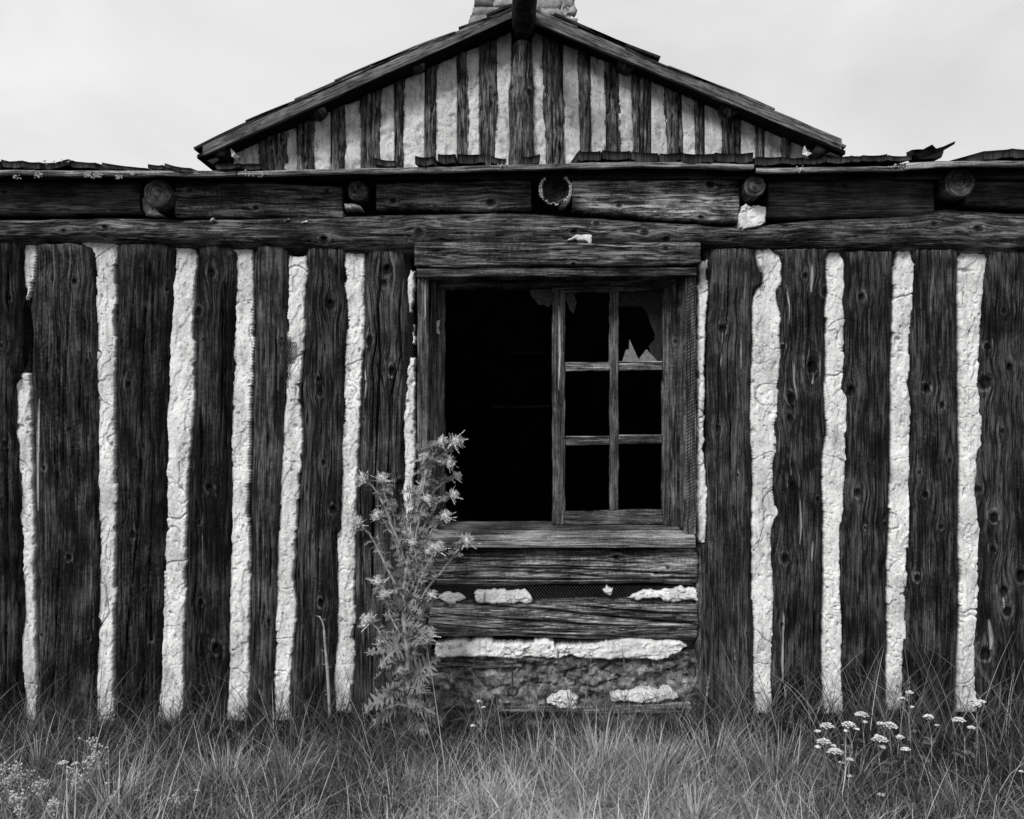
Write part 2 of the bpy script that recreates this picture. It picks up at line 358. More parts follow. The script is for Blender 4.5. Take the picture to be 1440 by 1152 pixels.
def tube_data(path,rad,n=6,V=None,Fc=None,cap=True):
    V=[] if V is None else V; Fc=[] if Fc is None else Fc
    path=[Vector(p) for p in path]; base=len(V)
    for i,p in enumerate(path):
        t=(path[min(i+1,len(path)-1)]-path[max(i-1,0)]).normalized()
        u=t.orthogonal().normalized() if i==0 else (u-t*u.dot(t)).normalized()
        v=t.cross(u); r=rad[i] if hasattr(rad,'__len__') else rad
        for k in range(n):
            a=2*math.pi*k/n; V.append(p+u*(r*math.cos(a))+v*(r*math.sin(a)))
    for i in range(len(path)-1):
        for k in range(n):
            j=(k+1)%n; Fc.append((base+i*n+k,base+i*n+j,base+(i+1)*n+j,base+(i+1)*n+k))
    if cap:
        Fc.append(tuple(base+k for k in range(n-1,-1,-1))); Fc.append(tuple(base+(len(path)-1)*n+k for k in range(n)))
    return V,Fc
def pymesh(name,V,Fc,mat,parent=None,smooth=False,**k):
    me=bpy.data.meshes.new(name); me.from_pydata([tuple(v) for v in V],[],Fc)
    if smooth: me.polygons.foreach_set('use_smooth',[True]*len(me.polygons))
    return link(name,me,mat,parent,**k)
def gz(x,y):
    x=np.asarray(x,float); y=np.asarray(y,float)
    return .05*(fbm(x*1.7,y*1.7,5)-.5)*np.clip(1.2-np.abs(y)*.05,0,1)+.02*(fbm(x*7,y*7,6)-.5)-.02
# ------------------------------------------------------------------ ground
xs=np.concatenate([-np.geomspace(3,400,14)[::-1],np.linspace(-2.95,2.95,90),np.geomspace(3,400,14)])
ys=np.concatenate([-np.geomspace(3.5,400,14)[::-1],np.linspace(-3.4,.4,70),np.geomspace(.6,400,14)])
X,Yg=np.meshgrid(xs,ys,indexing='ij'); Zg=gz(X,Yg)
gm=mesh_np('ground',np.stack([X,Yg,Zg],-1),gridfaces(*X.shape,flip=True))
link('ground',gm,'soil',label='dark soil ground under the grass in front of the log wall',cat='ground',kind='structure')
# ================================================================== FRONT CABIN
cab=thing('log_cabin','low weathered cabin wall of dark upright logs and white chinking around a broken window','cabin')
CK=-.053; LG=-.078
# chinking outlines: (py, left, right)
A1=[(340,33,47),(347,31,49),(370,30,48),(400,33,46),(432,35,39)]
A2=[(524,27,41),(532,27,42),(540,20,43),(600,20,44),(650,24,46),(700,27,47),(720,27,48),(728,25,48),(755,28,48),(850,33,48),(870,32,50),(900,27,50),(955,30,52),(985,33,51),(1034,31,51)]
B1=[(333,114,164),(345,116,164),(349,128,164),(360,131,163),(400,132,163),(470,134,162),(550,135,162),(650,136,163),(720,137,164),(770,138,164),(848,138,161),(869,135,161),(874,139,161),(920,135,160),(980,133,160),(1024,132,158)]
C1=[(340,246,270),(348,245,276),(360,247,277),(400,243,275),(440,242,272),(475,239,272),(482,238,277),(508,238,275),(513,237,271),(540,236,273),(560,236,274),(600,234,270),(620,235,268),(700,233,264),(770,233,262),(800,230,262),(900,227,259),(960,225,258),(1020,220,256)]
D1=[(338,324,354),(352,325,357),(356,331,355),(400,330,356),(450,329,358),(500,328,355),(560,325,354),(620,324,354),(655,324,353),(700,325,350),(770,323,353),(850,321,352),(900,321,351),(950,320,351),(1016,314,347)]
E1=[(358,405,430),(380,405,434),(400,405,431),(430,404,427),(470,403,429),(520,402,427),(538,400,424),(541,400,418),(565,399,421),(575,396,425),(600,395,425),(618,395,426),(637,394,425),(640,394,422),(650,393,424),(700,392,421),(745,391,419),(748,388,416),(798,388,416),(802,387,414),(830,386,415),(846,385,418),(885,387,416),(900,386,414),(930,385,411),(945,382,409),(985,384,408),(1016,386,409)]
F1=[(354,485,514),(365,484,513),(395,483,513),(430,487,513),(460,486,514),(530,484,509),(600,482,506),(620,481,505),(680,479,502),(746,477,501),(752,471,501),(785,473,500),(830,473,499),(850,473,500),(900,473,498),(922,470,498),(960,468,497),(1004,470,494)]
G1=[(380,576,583),(393,571,584),(420,572,583),(440,574,581)]
G2=[(456,580,584),(484,578,583)]
G3=[(503,577,584),(530,573,583),(560,569,583),(600,567,583),(640,569,584),(700,566,584),(770,567,584),(810,568,583)]
H1=[(365,988,996),(373,981,996),(420,981,996),(470,981,993),(560,980,992),(622,980,991),(632,980,988),(655,979,993),(700,979,996),(755,981,995),(764,984,993)]
I1=[(350,1064,1084),(358,1062,1098),(372,1067,1101),(385,1073,1101),(400,1073,1100),(406,1063,1096),(410,1061,1093),(428,1059,1097),(440,1058,1100),(500,1058,1099),(530,1057,1097),(560,1057,1095),(600,1056,1094),(640,1057,1092),(645,1058,1092),(680,1059,1090),(702,1057,1092),(718,1057,1095),(722,1058,1096),(738,1057,1091),(752,1058,1086),(780,1057,1086),(820,1058,1089),(842,1057,1090),(846,1060,1090),(900,1061,1088),(950,1061,1085),(1005,1062,1088)]
J1=[(351,1171,1178),(357,1165,1183),(367,1162,1188),(385,1164,1189),(410,1164,1189),(424,1161,1186),(460,1161,1190),(500,1162,1189),(530,1161,1188),(546,1160,1184),(556,1161,1192),(600,1162,1192),(613,1161,1190),(650,1157,1192),(690,1156,1188),(716,1157,1188),(722,1158,1187),(740,1157,1183),(790,1158,1183),(830,1158,1182),(860,1157,1185),(880,1156,1186),(940,1156,1185),(1005,1158,1188)]
K1=[(348,1262,1278),(354,1259,1283),(370,1258,1287),(400,1257,1286),(440,1256,1284),(480,1254,1282),(540,1253,1280),(570,1253,1283),(630,1253,1281),(700,1252,1281),(755,1251,1280),(790,1249,1278),(840,1248,1276),(898,1248,1275),(904,1248,1272),(950,1248,1272),(1000,1248,1271)]
L1=[(350,1348,1366),(357,1350,1390),(364,1349,1392),(400,1348,1386),(440,1348,1384),(480,1348,1380),(534,1349,1378),(548,1349,1380),(600,1350,1383),(625,1351,1384),(634,1351,1378),(660,1350,1376),(690,1350,1374),(730,1349,1377),(745,1349,1382),(790,1350,1377),(798,1351,1377),(830,1350,1379),(880,1349,1377),(920,1347,1374),(980,1346,1375),(1004,1346,1377)]
Z1=[(338,-58,-30),(500,-60,-32),(700,-62,-30),(850,-58,-32),(1030,-60,-34)]
R1=[(350,1462,1492),(500,1460,1490),(700,1458,1492),(850,1462,1490),(1010,1460,1494)]
for nm,p,sw in (('chinking_strip',Z1,(0,0)),('chinking_strip',A1,(0,1)),('chinking_strip',A2,(0,0)),('chinking_strip',B1,(0,0)),('chinking_strip',C1,(0,0)),('chinking_strip',D1,(0,1)),
                ('chinking_strip',E1,(.6,0)),('chinking_strip',F1,(1,0)),('chinking_strip',G1,(.5,0)),('chinking_strip',G2,(0,0)),('chinking_strip',G3,(.6,.4)),('chinking_strip',H1,(0,.7)),
                ('chinking_strip',I1,(.6,1)),('chinking_strip',J1,(.5,.5)),('chinking_strip',K1,(0,.2)),('chinking_strip',L1,(0,0)),('chinking_strip',R1,(0,0))):
    chink(nm,cab,CK-(.004 if p is H1 else 0),p,saw=sw,back=.02)
def rt(P): return [(p[0],p[2]) for p in P]
def lf(P): return [(p[0],p[1]) for p in P]
Afull=A1+[(470,36,42),(500,34,42)]+A2
BOT=1060
logs=[
 dict(mat='char_log',a1=340,lo=rt(Z1),hi=lf(Afull),knots=[(8,624,6),(14,420,5),(10,890,4),(4,486,4)],cracks=[([(12,345),(10,560),(12,800),(8,1000)],.002,.012)],char=.004),
 dict(mat='dark_log',a1=343,lo=rt(Afull),hi=lf(B1),knots=[(74,391,4),(106,396,6),(123,508,4),(80,523,3),(98,603,4),(63,658,4),(98,783,6),(58,893,4),(125,897,4)],
   cracks=[([(104,350),(98,420),(91,560),(88,700),(80,860),(73,1000)],.0026,.018),([(70,420),(66,520),(60,560)],.002,.012),([(122,352),(116,450),(110,690)],.0018,.01),([(85,350),(84,385)],.002,.01),([(96,345),(97,372)],.002,.01)],char=.0045,
   pales=[([(55,560),(53,640),(53,720)],.006)]),
 dict(mat='char_log',a1=343,lo=rt(B1),hi=lf(C1),knots=[(172,480,4),(181,541,6),(201,627,5),(187,751,7),(213,899,4),(235,407,4)],
   cracks=[([(214,350),(207,420),(201,500),(200,610),(193,760),(180,880),(173,980)],.0028,.02),([(192,350),(186,450),(182,560)],.0024,.016),([(219,600),(213,740),(205,900)],.002,.012)],char=.006),
 dict(mat='char_log',a1=346,lo=rt(C1),hi=lf(D1),knots=[(298,383,9),(279,437,8),(295,685,9),(283,846,6),(305,910,11),(280,735,4),(282,968,6),(287,478,4)],
   cracks=[([(317,380),(317,560),(320,700)],.0026,.016),([(283,560),(284,700),(283,900)],.0024,.014)],char=.003,pales=[([(285,750),(284,800),(283,840)],.0025),([(283,850),(283,890)],.002)]),
 dict(mat='brown_log',a1=342,lo=rt(D1),hi=[(341,403),(600,399),(760,390),(1020,383)],knots=[(396,476,3),(378,873,4)],
   cracks=[([(366,345),(369,500),(368,600)],.0014,.006),([(384,345),(386,600),(380,800)],.0014,.006)],edge_w=.010,wav=.003,fiss=.5),
 dict(mat='dark_log',a1=350,lo=rt(E1),hi=lf(F1),knots=[(465,427,11),(448,533,5),(450,551,7),(455,650,5),(468,716,7),(449,773,3),(452,847,7)],
   cracks=[([(455,350),(453,560),(451,700),(446,850),(440,1000)],.0018,.012),([(441,350),(440,560),(437,800)],.0015,.008),([(472,350),(474,400)],.002,.01)],fiss=.7),
 dict(mat='brown_log',a1=352,lo=rt(F1),hi=[(352,570),(440,574),(520,571),(600,567),(700,566),(820,585),(1020,600)],knots=[(545,378,11),(540,398,7),(519,478,8),(551,521,9),(562,680,9),(511,590,3),(513,537,4)],
   cracks=[([(537,345),(535,400),(532,430),(535,500),(531,600),(525,720),(523,850)],.0042,.03),([(567,385),(561,440),(564,500),(549,560),(548,620),(543,720)],.0032,.022),([(524,560),(519,680)],.002,.012),([(560,560),(556,640),(560,700)],.002,.014)],fiss=1.3,
   pales=[([(513,520),(515,540),(513,560)],.003)]),
 dict(mat='brown_log',a1=350,lo=[(350,998),(764,996),(768,984),(1020,983)],hi=lf(I1),knots=[(1015,462,8),(1010,602,6),(1037,668,3),(1050,890,3)],
   cracks=[([(1027,350),(1023,440),(1011,520)],.003,.018),([(1011,370),(1010,460)],.0026,.014),([(1038,560),(1035,760),(1037,950)],.0016,.007)],
   pales=[([(1016,465),(1013,520)],.002),([(1041,470),(1042,520)],.002)],fiss=.8,edge_w=.010,follow=0.),
 dict(mat='dark_log',a1=351,lo=rt(I1),hi=lf(J1),knots=[(1132,388,6),(1161,410,8),(1140,514,13),(1112,558,9),(1110,587,7),(1160,586,6),(1114,682,9),(1103,785,9),(1100,878,4),(1150,702,5),(1102,487,4)],
   cracks=[([(1129,352),(1129,480),(1124,530),(1130,600),(1131,700)],.0022,.014),([(1107,350),(1107,380)],.003,.02),([(1115,352),(1113,372)],.003,.02),([(1148,560),(1147,700)],.0016,.008)],
   pales=[([(1142,372),(1141,395),(1140,412)],.0065),([(1105,400),(1110,430),(1109,455)],.003),([(1116,512),(1116,535),(1119,552)],.0035),([(1152,500),(1153,530)],.002),([(1143,525),(1142,540)],.004),([(1124,700),(1126,740),(1124,765)],.003),([(1143,760),(1141,790)],.003),([(1111,645),(1112,670)],.003),([(1102,860),(1100,930),(1101,960)],.005)],fiss=1.1),
 dict(mat='dark_log',a1=354,lo=rt(J1),hi=lf(K1),knots=[(1211,417,7),(1197,548,10),(1206,692,8),(1245,737,5),(1216,742,3)],
   cracks=[([(1218,520),(1219,640),(1224,690),(1219,760)],.0018,.01),([(1204,600),(1206,660)],.0016,.006),([(1208,352),(1206,400)],.002,.01)],fiss=.6),
 dict(mat='dark_log',a1=352,lo=rt(K1),hi=lf(L1),knots=[(1302,546,8),(1323,569,6),(1334,648,5),(1300,695,6),(1289,812,6),(1292,664,4),(1322,740,5)],
   cracks=[([(1293,370),(1302,420),(1310,600),(1314,680),(1318,780),(1325,900)],.0019,.011),([(1294,640),(1296,700),(1305,780)],.0016,.008)],fiss=.6),
 dict(mat='dark_log',a1=352,lo=rt(L1),hi=lf(R1),knots=[(1410,437,5),(1388,487,6),(1418,516,8),(1385,536,13),(1408,606,5),(1376,688,6),(1396,726,10),(1395,772,6),(1409,830,11),(1414,858,10),(1434,808,12),(1383,917,13),(1417,933,6),(1395,966,4)],
   cracks=[([(1424,380),(1430,560),(1430,800)],.0018,.01),([(1405,400),(1406,500)],.0018,.008)],pales=[([(1390,870),(1393,895),(1391,912)],.01),([(1406,960),(1404,1000)],.003),([(1409,840),(1410,856)],.003)],fiss=.8),
]
for q in logs:
    q=dict(q); a1=q.pop('a1')
    timber('vertical_log',cab,q.pop('mat'),LG+random.uniform(-.004,.006),BOT,a1,q.pop('lo'),q.pop('hi'),back=.02,**q)
timber('vertical_log',cab,'dark_log',LG,BOT,342,-150,lf(Z1),knots=[(-90,500,8)],res=(.005,.012))
timber('vertical_log',cab,'dark_log',LG,BOT,352,rt(R1),1580,knots=[(1530,600,9)],res=(.005,.012))
# torn log sliver behind strip I (dark notch edge), wall core behind everything (with the window opening)
CB=.14
xl,xr=wx(-150,4.3),wx(1580,4.3)
WX0,WX1,WZ0,WZ1=wx(590,4.3),wx(976,4.3),wz(762,4.3),wz(378,4.3)
ztop=wz(262,4.3)
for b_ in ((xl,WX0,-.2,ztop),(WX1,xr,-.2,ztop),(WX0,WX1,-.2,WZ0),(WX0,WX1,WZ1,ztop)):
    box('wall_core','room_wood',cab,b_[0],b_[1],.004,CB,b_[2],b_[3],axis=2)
# expanded metal lath
def lath(parent,y,polys,horiz,px=.0135,pz=.0085,r=.0008):
    """polys: list of (x0,x1,z0,z1) world; one object of diamond strands"""
    V=[];Fc=[]
    for (x0,x1,z0,z1) in polys:
        if horiz: nu=int((x1-x0)/px); nv=int((z1-z0)/pz)
        else: nu=int((x1-x0)/pz); nv=int((z1-z0)/px)
        ux,uz=(px,pz) if horiz else (pz,px)
        for i in range(nu+1):
            for j in range(nv+1):
                cx=x0+i*ux+(ux/2 if j%2 else 0); cz=z0+j*uz
                for sx in (-1,1):
                    dx=sx*ux/2; p=Vector((cx,y,cz)); q=Vector((cx+dx,y,cz+uz))
                    if q.z>z1+.002 or q.x<x0-.001 or q.x>x1+.001: continue
                    yy=y+.004*math.sin(cx*40)+.003*math.sin(cz*70)
                    t=(q-p).normalized(); n=Vector((t.z,0,-t.x))*r; k=len(V)
                    V+= [Vector((p.x-n.x,yy-.001,p.z-n.z)),Vector((p.x+n.x,yy+.001,p.z+n.z)),Vector((q.x+n.x,yy+.001,q.z+n.z)),Vector((q.x-n.x,yy-.001,q.z-n.z)),
                         Vector((p.x,yy+.003,p.z)),Vector((q.x,yy+.003,q.z))]
                    Fc+=[(k,k+1,k+2,k+3),(k+1,k+4,k+5,k+2),(k+4,k,k+3,k+5)]
    return pymesh('metal_lath',V,Fc,'lath_metal',parent,kind='stuff')
def wr(x0,x1,y0,y1,d): return (wx(x0,d),wx(x1,d),wz(y1,d),wz(y0,d))
d_=dY(-.035)
lath(cab,-.036,[wr(33,44,434,526,d_),wr(29,36,475,526,d_)],False)
lath(cab,-.044,[wr(569,583,440,508,d_),wr(566,572,505,640,d_)],False)
lath(cab,-.060,[wr(401,411,470,545,d_),wr(401,420,478,512,d_)],False)
lath(cab,-.050,[wr(1060,1074,372,410,d_)],False)
# plate log over the wall, full width, plus lower edge undulating
timber('plate_log',cab,'beam_wood',-.098,-150,1580,[(-150,306),(0,307),(60,306),(130,304),(250,306),(400,304),(560,300),(720,296),(820,304),(960,312),(1050,318),(1150,306),(1250,300),(1330,292),(1440,298),(1580,296)],
   [(-150,344),(0,344),(120,340),(240,347),(400,352),(480,353),(560,356),(580,356),(700,352),(820,350),(950,350),(1080,347),(1200,354),(1300,352),(1440,358),(1580,358)],
   horiz=True,knots=[(151,321,6),(93,326,5),(537,304,5),(590,328,8),(457,337,7),(838,315,6),(905,328,8),(935,338,7),(1104,316,6),(1310,316,6),(1371,322,9),(807,328,6),(655,306,5)],
   cracks=[([(0,315),(60,316),(150,309),(300,314),(420,318)],.0028,.02),([(430,318),(560,309),(700,312),(780,322),(900,330)],.0022,.014),([(520,333),(640,330),(760,336)],.002,.012),([(1060,327),(1200,330),(1320,333),(1400,330)],.002,.012),([(1080,309),(1300,304),(1440,318)],.0024,.016),([(1330,312),(1440,320)],.002,.012),([(880,318),(1000,322),(1060,330)],.002,.012)],
   pales=[([(780,322),(805,319),(830,323)],.0025),([(140,311),(230,312)],.002)],
   edge_drop=.05,edge_w=.016,ext=.006,convex=.03,patch=.4,res=(.0032,.007),rough=1.5,char=.002,wav=.008)
# white scraps caught on the beams
def scrap(pts,y,horiz=True,**k): return chink('chinking_scrap',cab,y,pts,horiz=horiz,thick=.008,back=y+.03,jag=1.3,**k)
scrap([(798,337,341),(806,334,341),(812,329,341),(818,333,341),(826,332,341),(833,333,341)],-.135)
scrap([(400,306,311),(404,304,309)],-.13); scrap([(425,309,312),(432,308,312)],-.13); scrap([(295,308,312),(300,305,311)],-.13)
chink('chinking_scrap',cab,-.10,[(288,1042,1078),(300,1041,1078),(312,1040,1077),(317,1041,1070),(322,1041,1048)],thick=.01,back=.0)
chink('chinking_scrap',cab,-.06,[(265,193,198),(275,196,201),(290,201,214),(299,202,222),(303,204,228)],thick=.01,back=.0)
chink('chinking_scrap',cab,-.06,[(275,244,249),(290,243,252),(300,247,253)],thick=.01,back=.0)
chink('chinking_scrap',cab,-.09,[(257,796,802),(272,795,805),(284,790,802),(290,786,796)],thick=.008,back=.0)
chink('chinking_scrap',cab,-.09,[(285,484,497),(289,484,507),(294,486,508)],thick=.01,back=.0)
# filler boards between the rafter ends
fills=[(-140,198,'shingle_wood',[(-140,254),(198,253)],[(-140,302),(60,302),(198,300)],[(8,271,5)],[([(0,296),(150,297)],.002,.01)],.1),
 (247,482,'beam_wood',[(247,253),(330,254),(482,262)],[(247,306),(300,306),(400,307),(482,311)],[(268,268,5),(460,269,5),(360,293,5)],[([(260,290),(400,297)],.002,.008)],.9),
 (529,747,'beam_wood',[(529,256),(747,252)],[(529,294),(600,294),(690,297),(747,295)],[(553,283,6),(690,285,9),(612,290,4)],[([(540,288),(740,290)],.002,.008)],1),
 (804,1040,'beam_pale',[(804,252),(1040,249)],[(804,296),(900,304),(1040,314)],[(998,260,8),(986,305,5),(870,290,5)],[([(820,270),(900,272),(1030,268)],.003,.012),([(820,285),(1000,290)],.003,.01)],1.6),
 (1079,1312,'shingle_wood',[(1079,252),(1312,246)],[(1079,306),(1200,307),(1312,304)],[(1187,262,4)],[([(1090,292),(1300,296)],.0015,.008)],.3),
 (1356,1580,'shingle_wood',[(1356,250),(1580,248)],[(1356,290),(1440,293),(1580,293)],[],[],.3)]
for a0,a1,m_,lo_,hi_,kn,ck_,rg in fills:
    timber('filler_board',cab,m_,-.088,a0,a1,lo_,hi_,horiz=True,knots=kn,cracks=ck_,rough=rg,patch=.9 if m_=='beam_pale' else .35,edge_drop=.012,edge_w=.006,ext=0,convex=.008,back=.01,char=.002 if rg>.8 else 0,endn=.003,res=(.0033,.006))
# rafter ends
def disc_end(parent,px,py,r,yf,length,mat,name='rafter_end',rimw=0,nr=9,na=44,irr=.06,hollow=0):
    d=dY(yf); cx,cz=wx(px,d),wz(py,d); R=r/F*d; _seed[0]+=5; sd=_seed[0]
    th=np.linspace(0,2*np.pi,na,endpoint=False)
    rw=1+irr*(fbm(np.cos(th)*2+5,np.sin(th)*2+5,sd)-.5)*2
    P=[];G=[];K=[];PA=[]
    rs=np.linspace(.02,1,nr)
    for rr in rs:
        y=yf+.006*(1-rr)*0+.004*(fbm(np.cos(th)*rr*5,np.sin(th)*rr*5,sd)-.5)-(.0 if rr<.99 else -.004)
        crack=np.exp(-((((th-1.2+np.pi)%(2*np.pi))-np.pi)/.06)**2)+np.exp(-((((th-4.9+np.pi)%(2*np.pi))-np.pi)/.05)**2)*.6
        y=y+.012*crack*(rr>.2)*(rr<.98)+hollow*(1-rr**4)
        P.append(np.stack([cx+R*rr*rw*np.cos(th),y*np.ones_like(th),cz+R*rr*rw*np.sin(th)],-1))
        G.append(np.stack([rr*R*np.ones_like(th)*1.3+sd,th*.12,np.ones_like(th)],-1)); K.append(np.zeros_like(th)); PA.append(np.full_like(th,(.9 if rimw and rr>.85 else 0)))
    for yy in (yf+.01,yf+length):
        P.append(np.stack([cx+R*rw*np.cos(th),yy*np.ones_like(th),cz+R*rw*np.sin(th)],-1)); G.append(np.stack([th*R+sd,yy*np.ones_like(th),np.ones_like(th)],-1)); K.append(np.zeros_like(th)); PA.append(np.zeros_like(th))
    P=np.array(P); n=len(P); idx=np.arange(n*na).reshape(n,na); nx=np.roll(idx,-1,1)
    q=np.stack([idx[:-1],nx[:-1],nx[1:],idx[1:]],-1).reshape(-1,4)[:,::-1]
    me=mesh_np(name,P,q,{'grain':np.array(G).reshape(-1,3),'knot':np.array(K).ravel(),'pale':np.array(PA).ravel()})
    return link(name,me,mat,parent)
disc_end(cab,221,272,20,-.15,.3,'frame_wood')
disc_end(cab,503,268,14,-.13,.3,'beam_wood')
rm=disc_end(cab,781,266,21,-.14,.3,'char_log',irr=.12,hollow=.03)
disc_end(cab,1062,262,15.5,-.16,.3,'frame_wood')
disc_end(cab,1351,257,21,-.16,.3,'beam_wood')
# frayed pale bark rim of the hollow rafter end
V=[];Fc=[]; d=dY(-.148); cx,cz=wx(781,d),wz(266,d)
for k in range(330):
    a=random.uniform(-3.9,1.0); R=21.5/F*d*random.uniform(.93,1.06)
    if (-2.6<a<-1.0 and random.random()<.8) or math.sin(a)>.75: continue
    p=Vector((cx+R*math.cos(a),-.145,cz+R*math.sin(a)))
    q=p+Vector((random.uniform(-.006,.006),random.uniform(-.014,.004),random.uniform(-.006,.006)))
    tube_data([p,q],[.0022,.0008],4,V,Fc)
pymesh('bark_rim',V,Fc,'chinking',cab,kind='stuff')
# ------------------------------------------------------------------ roof of the low wing
DE=4.09
def zroof(d): return ZC+(576-238)/F*DE+.19*(d-DE)
def eave_board(x0,x1,tops,th=.022,depth=.24,d=DE):
    _seed[0]+=7; sd=_seed[0]
    n=int((x1-x0)/7); t=np.linspace(0,1,n); px=x0+t*(x1-x0); X=wx(px,d); ty=np.interp(px,[p[0] for p in tops],[p[1] for p in tops]); zt=wz(ty,d)+.003*(fbm(X*25,X*0,sd)-.5)
    tt=th*(.8+.45*fbm(X*9,X*0,sd+1))
    yf=d-D0+.01*(fbm(X*12,X*0,sd+2)-.5)
    rows=[(yf+.002,zt),(yf-.001,zt-.003),(yf,zt-tt+.004),(yf+.004,zt-tt),(yf+depth,zt-tt+.19*depth),(yf+depth,zt+.19*depth)]
    P=np.array([np.stack([X,r[0]+0*X,r[1]],-1) for r in rows]); G=np.array([np.stack([0*X+r_*.012+sd,X,0*X],-1) for r_ in range(6)])
    idx=np.arange(6*n).reshape(6,n); nx=np.roll(idx,-1,0)
    q=np.stack([idx[:,:-1],idx[:,1:],nx[:,1:],nx[:,:-1]],-1).reshape(-1,4)
    me=mesh_np('eave_board',P,q,{'grain':G.reshape(-1,3)},smooth=False)
    m=len(X); z1=zt-.010; z2=np.full_like(X,wz(252,d+.10)); P=np.array([np.stack([X,0*X+d-D0+.10,z2],-1),np.stack([X,0*X+d-D0+.10,z1+.012],-1),np.stack([X,0*X+d-D0+.115,z1+.012],-1),np.stack([X,0*X+d-D0+.115,z2],-1)])
    link('soffit_strip',mesh_np('soffit_strip',P,gridfaces(4,m),{'grain':P.reshape(-1,3)[:,[2,0,1]]},smooth=False),'shingle_wood',cab)
    return link('eave_board',me,'sill_wood',cab)
eave_board(-170,332,[(-170,239),(0,239),(100,240),(332,240)])
eave_board(334,1060,[(334,241),(450,238),(600,235),(720,232),(850,228),(960,228),(1060,231)],th=.021)
eave_board(1063,1279,[(1063,236),(1180,235),(1279,233)],th=.02)
eave_board(1274,1610,[(1274,229),(1330,226),(1440,226),(1610,226)],th=.024,depth=.2,d=DE-.02)
# roof deck under the shingles, closes the room
deck=[]
xa,xb=wx(-170,DE),wx(1610,DE); y0,y1=DE-D0+.14,4.57
V=[(xa,y0,zroof(DE+.14)-.035),(xb,y0,zroof(DE+.14)-.035),(xb,y1,zroof(y1+D0)-.035),(xa,y1,zroof(y1+D0)-.035)]
V+=[(a,b,c-.03) for a,b,c in V]
pymesh('roof_deck',V,[(0,1,2,3),(7,6,5,4),(0,4,5,1),(1,5,6,2),(2,6,7,3),(3,7,4,0)],'room_wood',cab)
def cup(name,parent,x0,x1,ya,yb,z0,slope,th,cupd,mat,roll=0,nu=7,nl=5,lift=0,skew=0,jag=.004):
    """cupped shingle: cross-section along x, length along y"""
    _seed[0]+=7; sd=_seed[0]
    u=np.linspace(-1,1,nu); v=np.linspace(0,1,nl); U,Vv=np.meshgrid(u,v,indexing='ij')
    w_=(x1-x0)/2; cx=(x0+x1)/2
    j=jag*(fbm(U*3,Vv*0,sd)-.5)*2
    Xs=cx+U*w_+skew*Vv*(yb-ya); Ys=ya+Vv*(yb-ya)+j*(1-Vv)
    Z=z0+slope*(Ys-ya)+cupd*(U**2)*(1-.5*Vv)+roll*U*w_+lift*(1-Vv)+.003*(fbm(U*4+3,Vv*2,sd)-.5)
    tv=th*(.75+.5*fbm(U*2.5,Vv*0,sd+3))
    top=np.stack([Xs,Ys,Z],-1); bot=np.stack([Xs-.3*roll*tv,Ys+.004,Z-tv],-1)
    n=nu*nl; P=np.concatenate([top.reshape(-1,3),bot.reshape(-1,3)]); idx=np.arange(n).reshape(nu,nl)
    f=[gridfaces(nu,nl),gridfaces(nu,nl,n,True)]
    def strip(a): return np.stack([a[:-1],a[:-1]+n,a[1:]+n,a[1:]],-1)
    f+=[strip(idx[:,0]),strip(idx[::-1,-1]),strip(idx[0,::-1]),strip(idx[-1,:])]
    G=np.concatenate([np.stack([U*w_+sd,Ys,Z*0],-1).reshape(-1,3)]*2)
    me=mesh_np(name,P,np.concatenate(f),{'grain':G},smooth=False)
    return link(name,me,mat,parent)
# (x0,x1, top px left, top px right) front ends as seen along the eave
ends=[(-120,-70,228,229),(-68,-2,226,227),(0,28,225,227),(29,57,226,229),(58,96,231,224),(96,134,225,230),(142,207,228,238),(208,229,231,233),(230,268,229,238),
 (303,338,232,230),(337,368,231,232),(525,556,222,227),(583,610,220,221),(615,641,217,217),(643,682,217,217),(690,712,219,225),(733,760,222,217),
 (813,845,213,213),(847,887,212,213),(888,926,213,216),(928,960,217,214),(960,1005,216,217),(1005,1060,216,215),(1063,1100,221,221),(1100,1132,221,222),(1132,1158,223,222),(1160,1196,220,220),(1197,1212,219,220),(1214,1248,219,217),(1249,1283,219,219),
 (1384,1425,213,209),(1423,1470,209,212),(1472,1530,210,214)]
for i,(x0,x1,t0,t1) in enumerate(ends):
    d=DE+random.uniform(-.02,.03); zt=(wz(t0,d)+wz(t1,d))/2; roll=(wz(t1,d)-wz(t0,d))/(wx(x1,d)-wx(x0,d))
    base=wz(np.interp((x0+x1)/2,[-100,720,900,1060,1064,1280,1600],[239,233,229,231,235,226,226]),d)
    h=zt-base; sk=random.uniform(-.12,.12)
    th=max(.016,min(.034,h*.8)); cupd=random.uniform(.002,.006)
    cup('roof_shingle',cab,wx(x0,d)+.001,wx(x1,d)-.001,d-D0,d-D0+.62,zt-cupd*.5,.13,th,cupd,'shingle_wood',roll=roll*.8,skew=sk*.3,jag=.009)
# rows further up the low slope (hidden from the eye line, seen from higher up)
x=wx(-150,DE)
for row in range(1,11):
    x=wx(-150,DE)+random.uniform(0,.1)
    while x<wx(1590,DE):
        wd=random.uniform(.14,.26); y0_=-.24+row*.44
        cup('roof_shingle',cab,x,x+wd-.004,y0_,y0_+.6,zroof(y0_+D0)-.018,.17,.014,.002,'shingle_wood',nu=3,nl=3); x+=wd
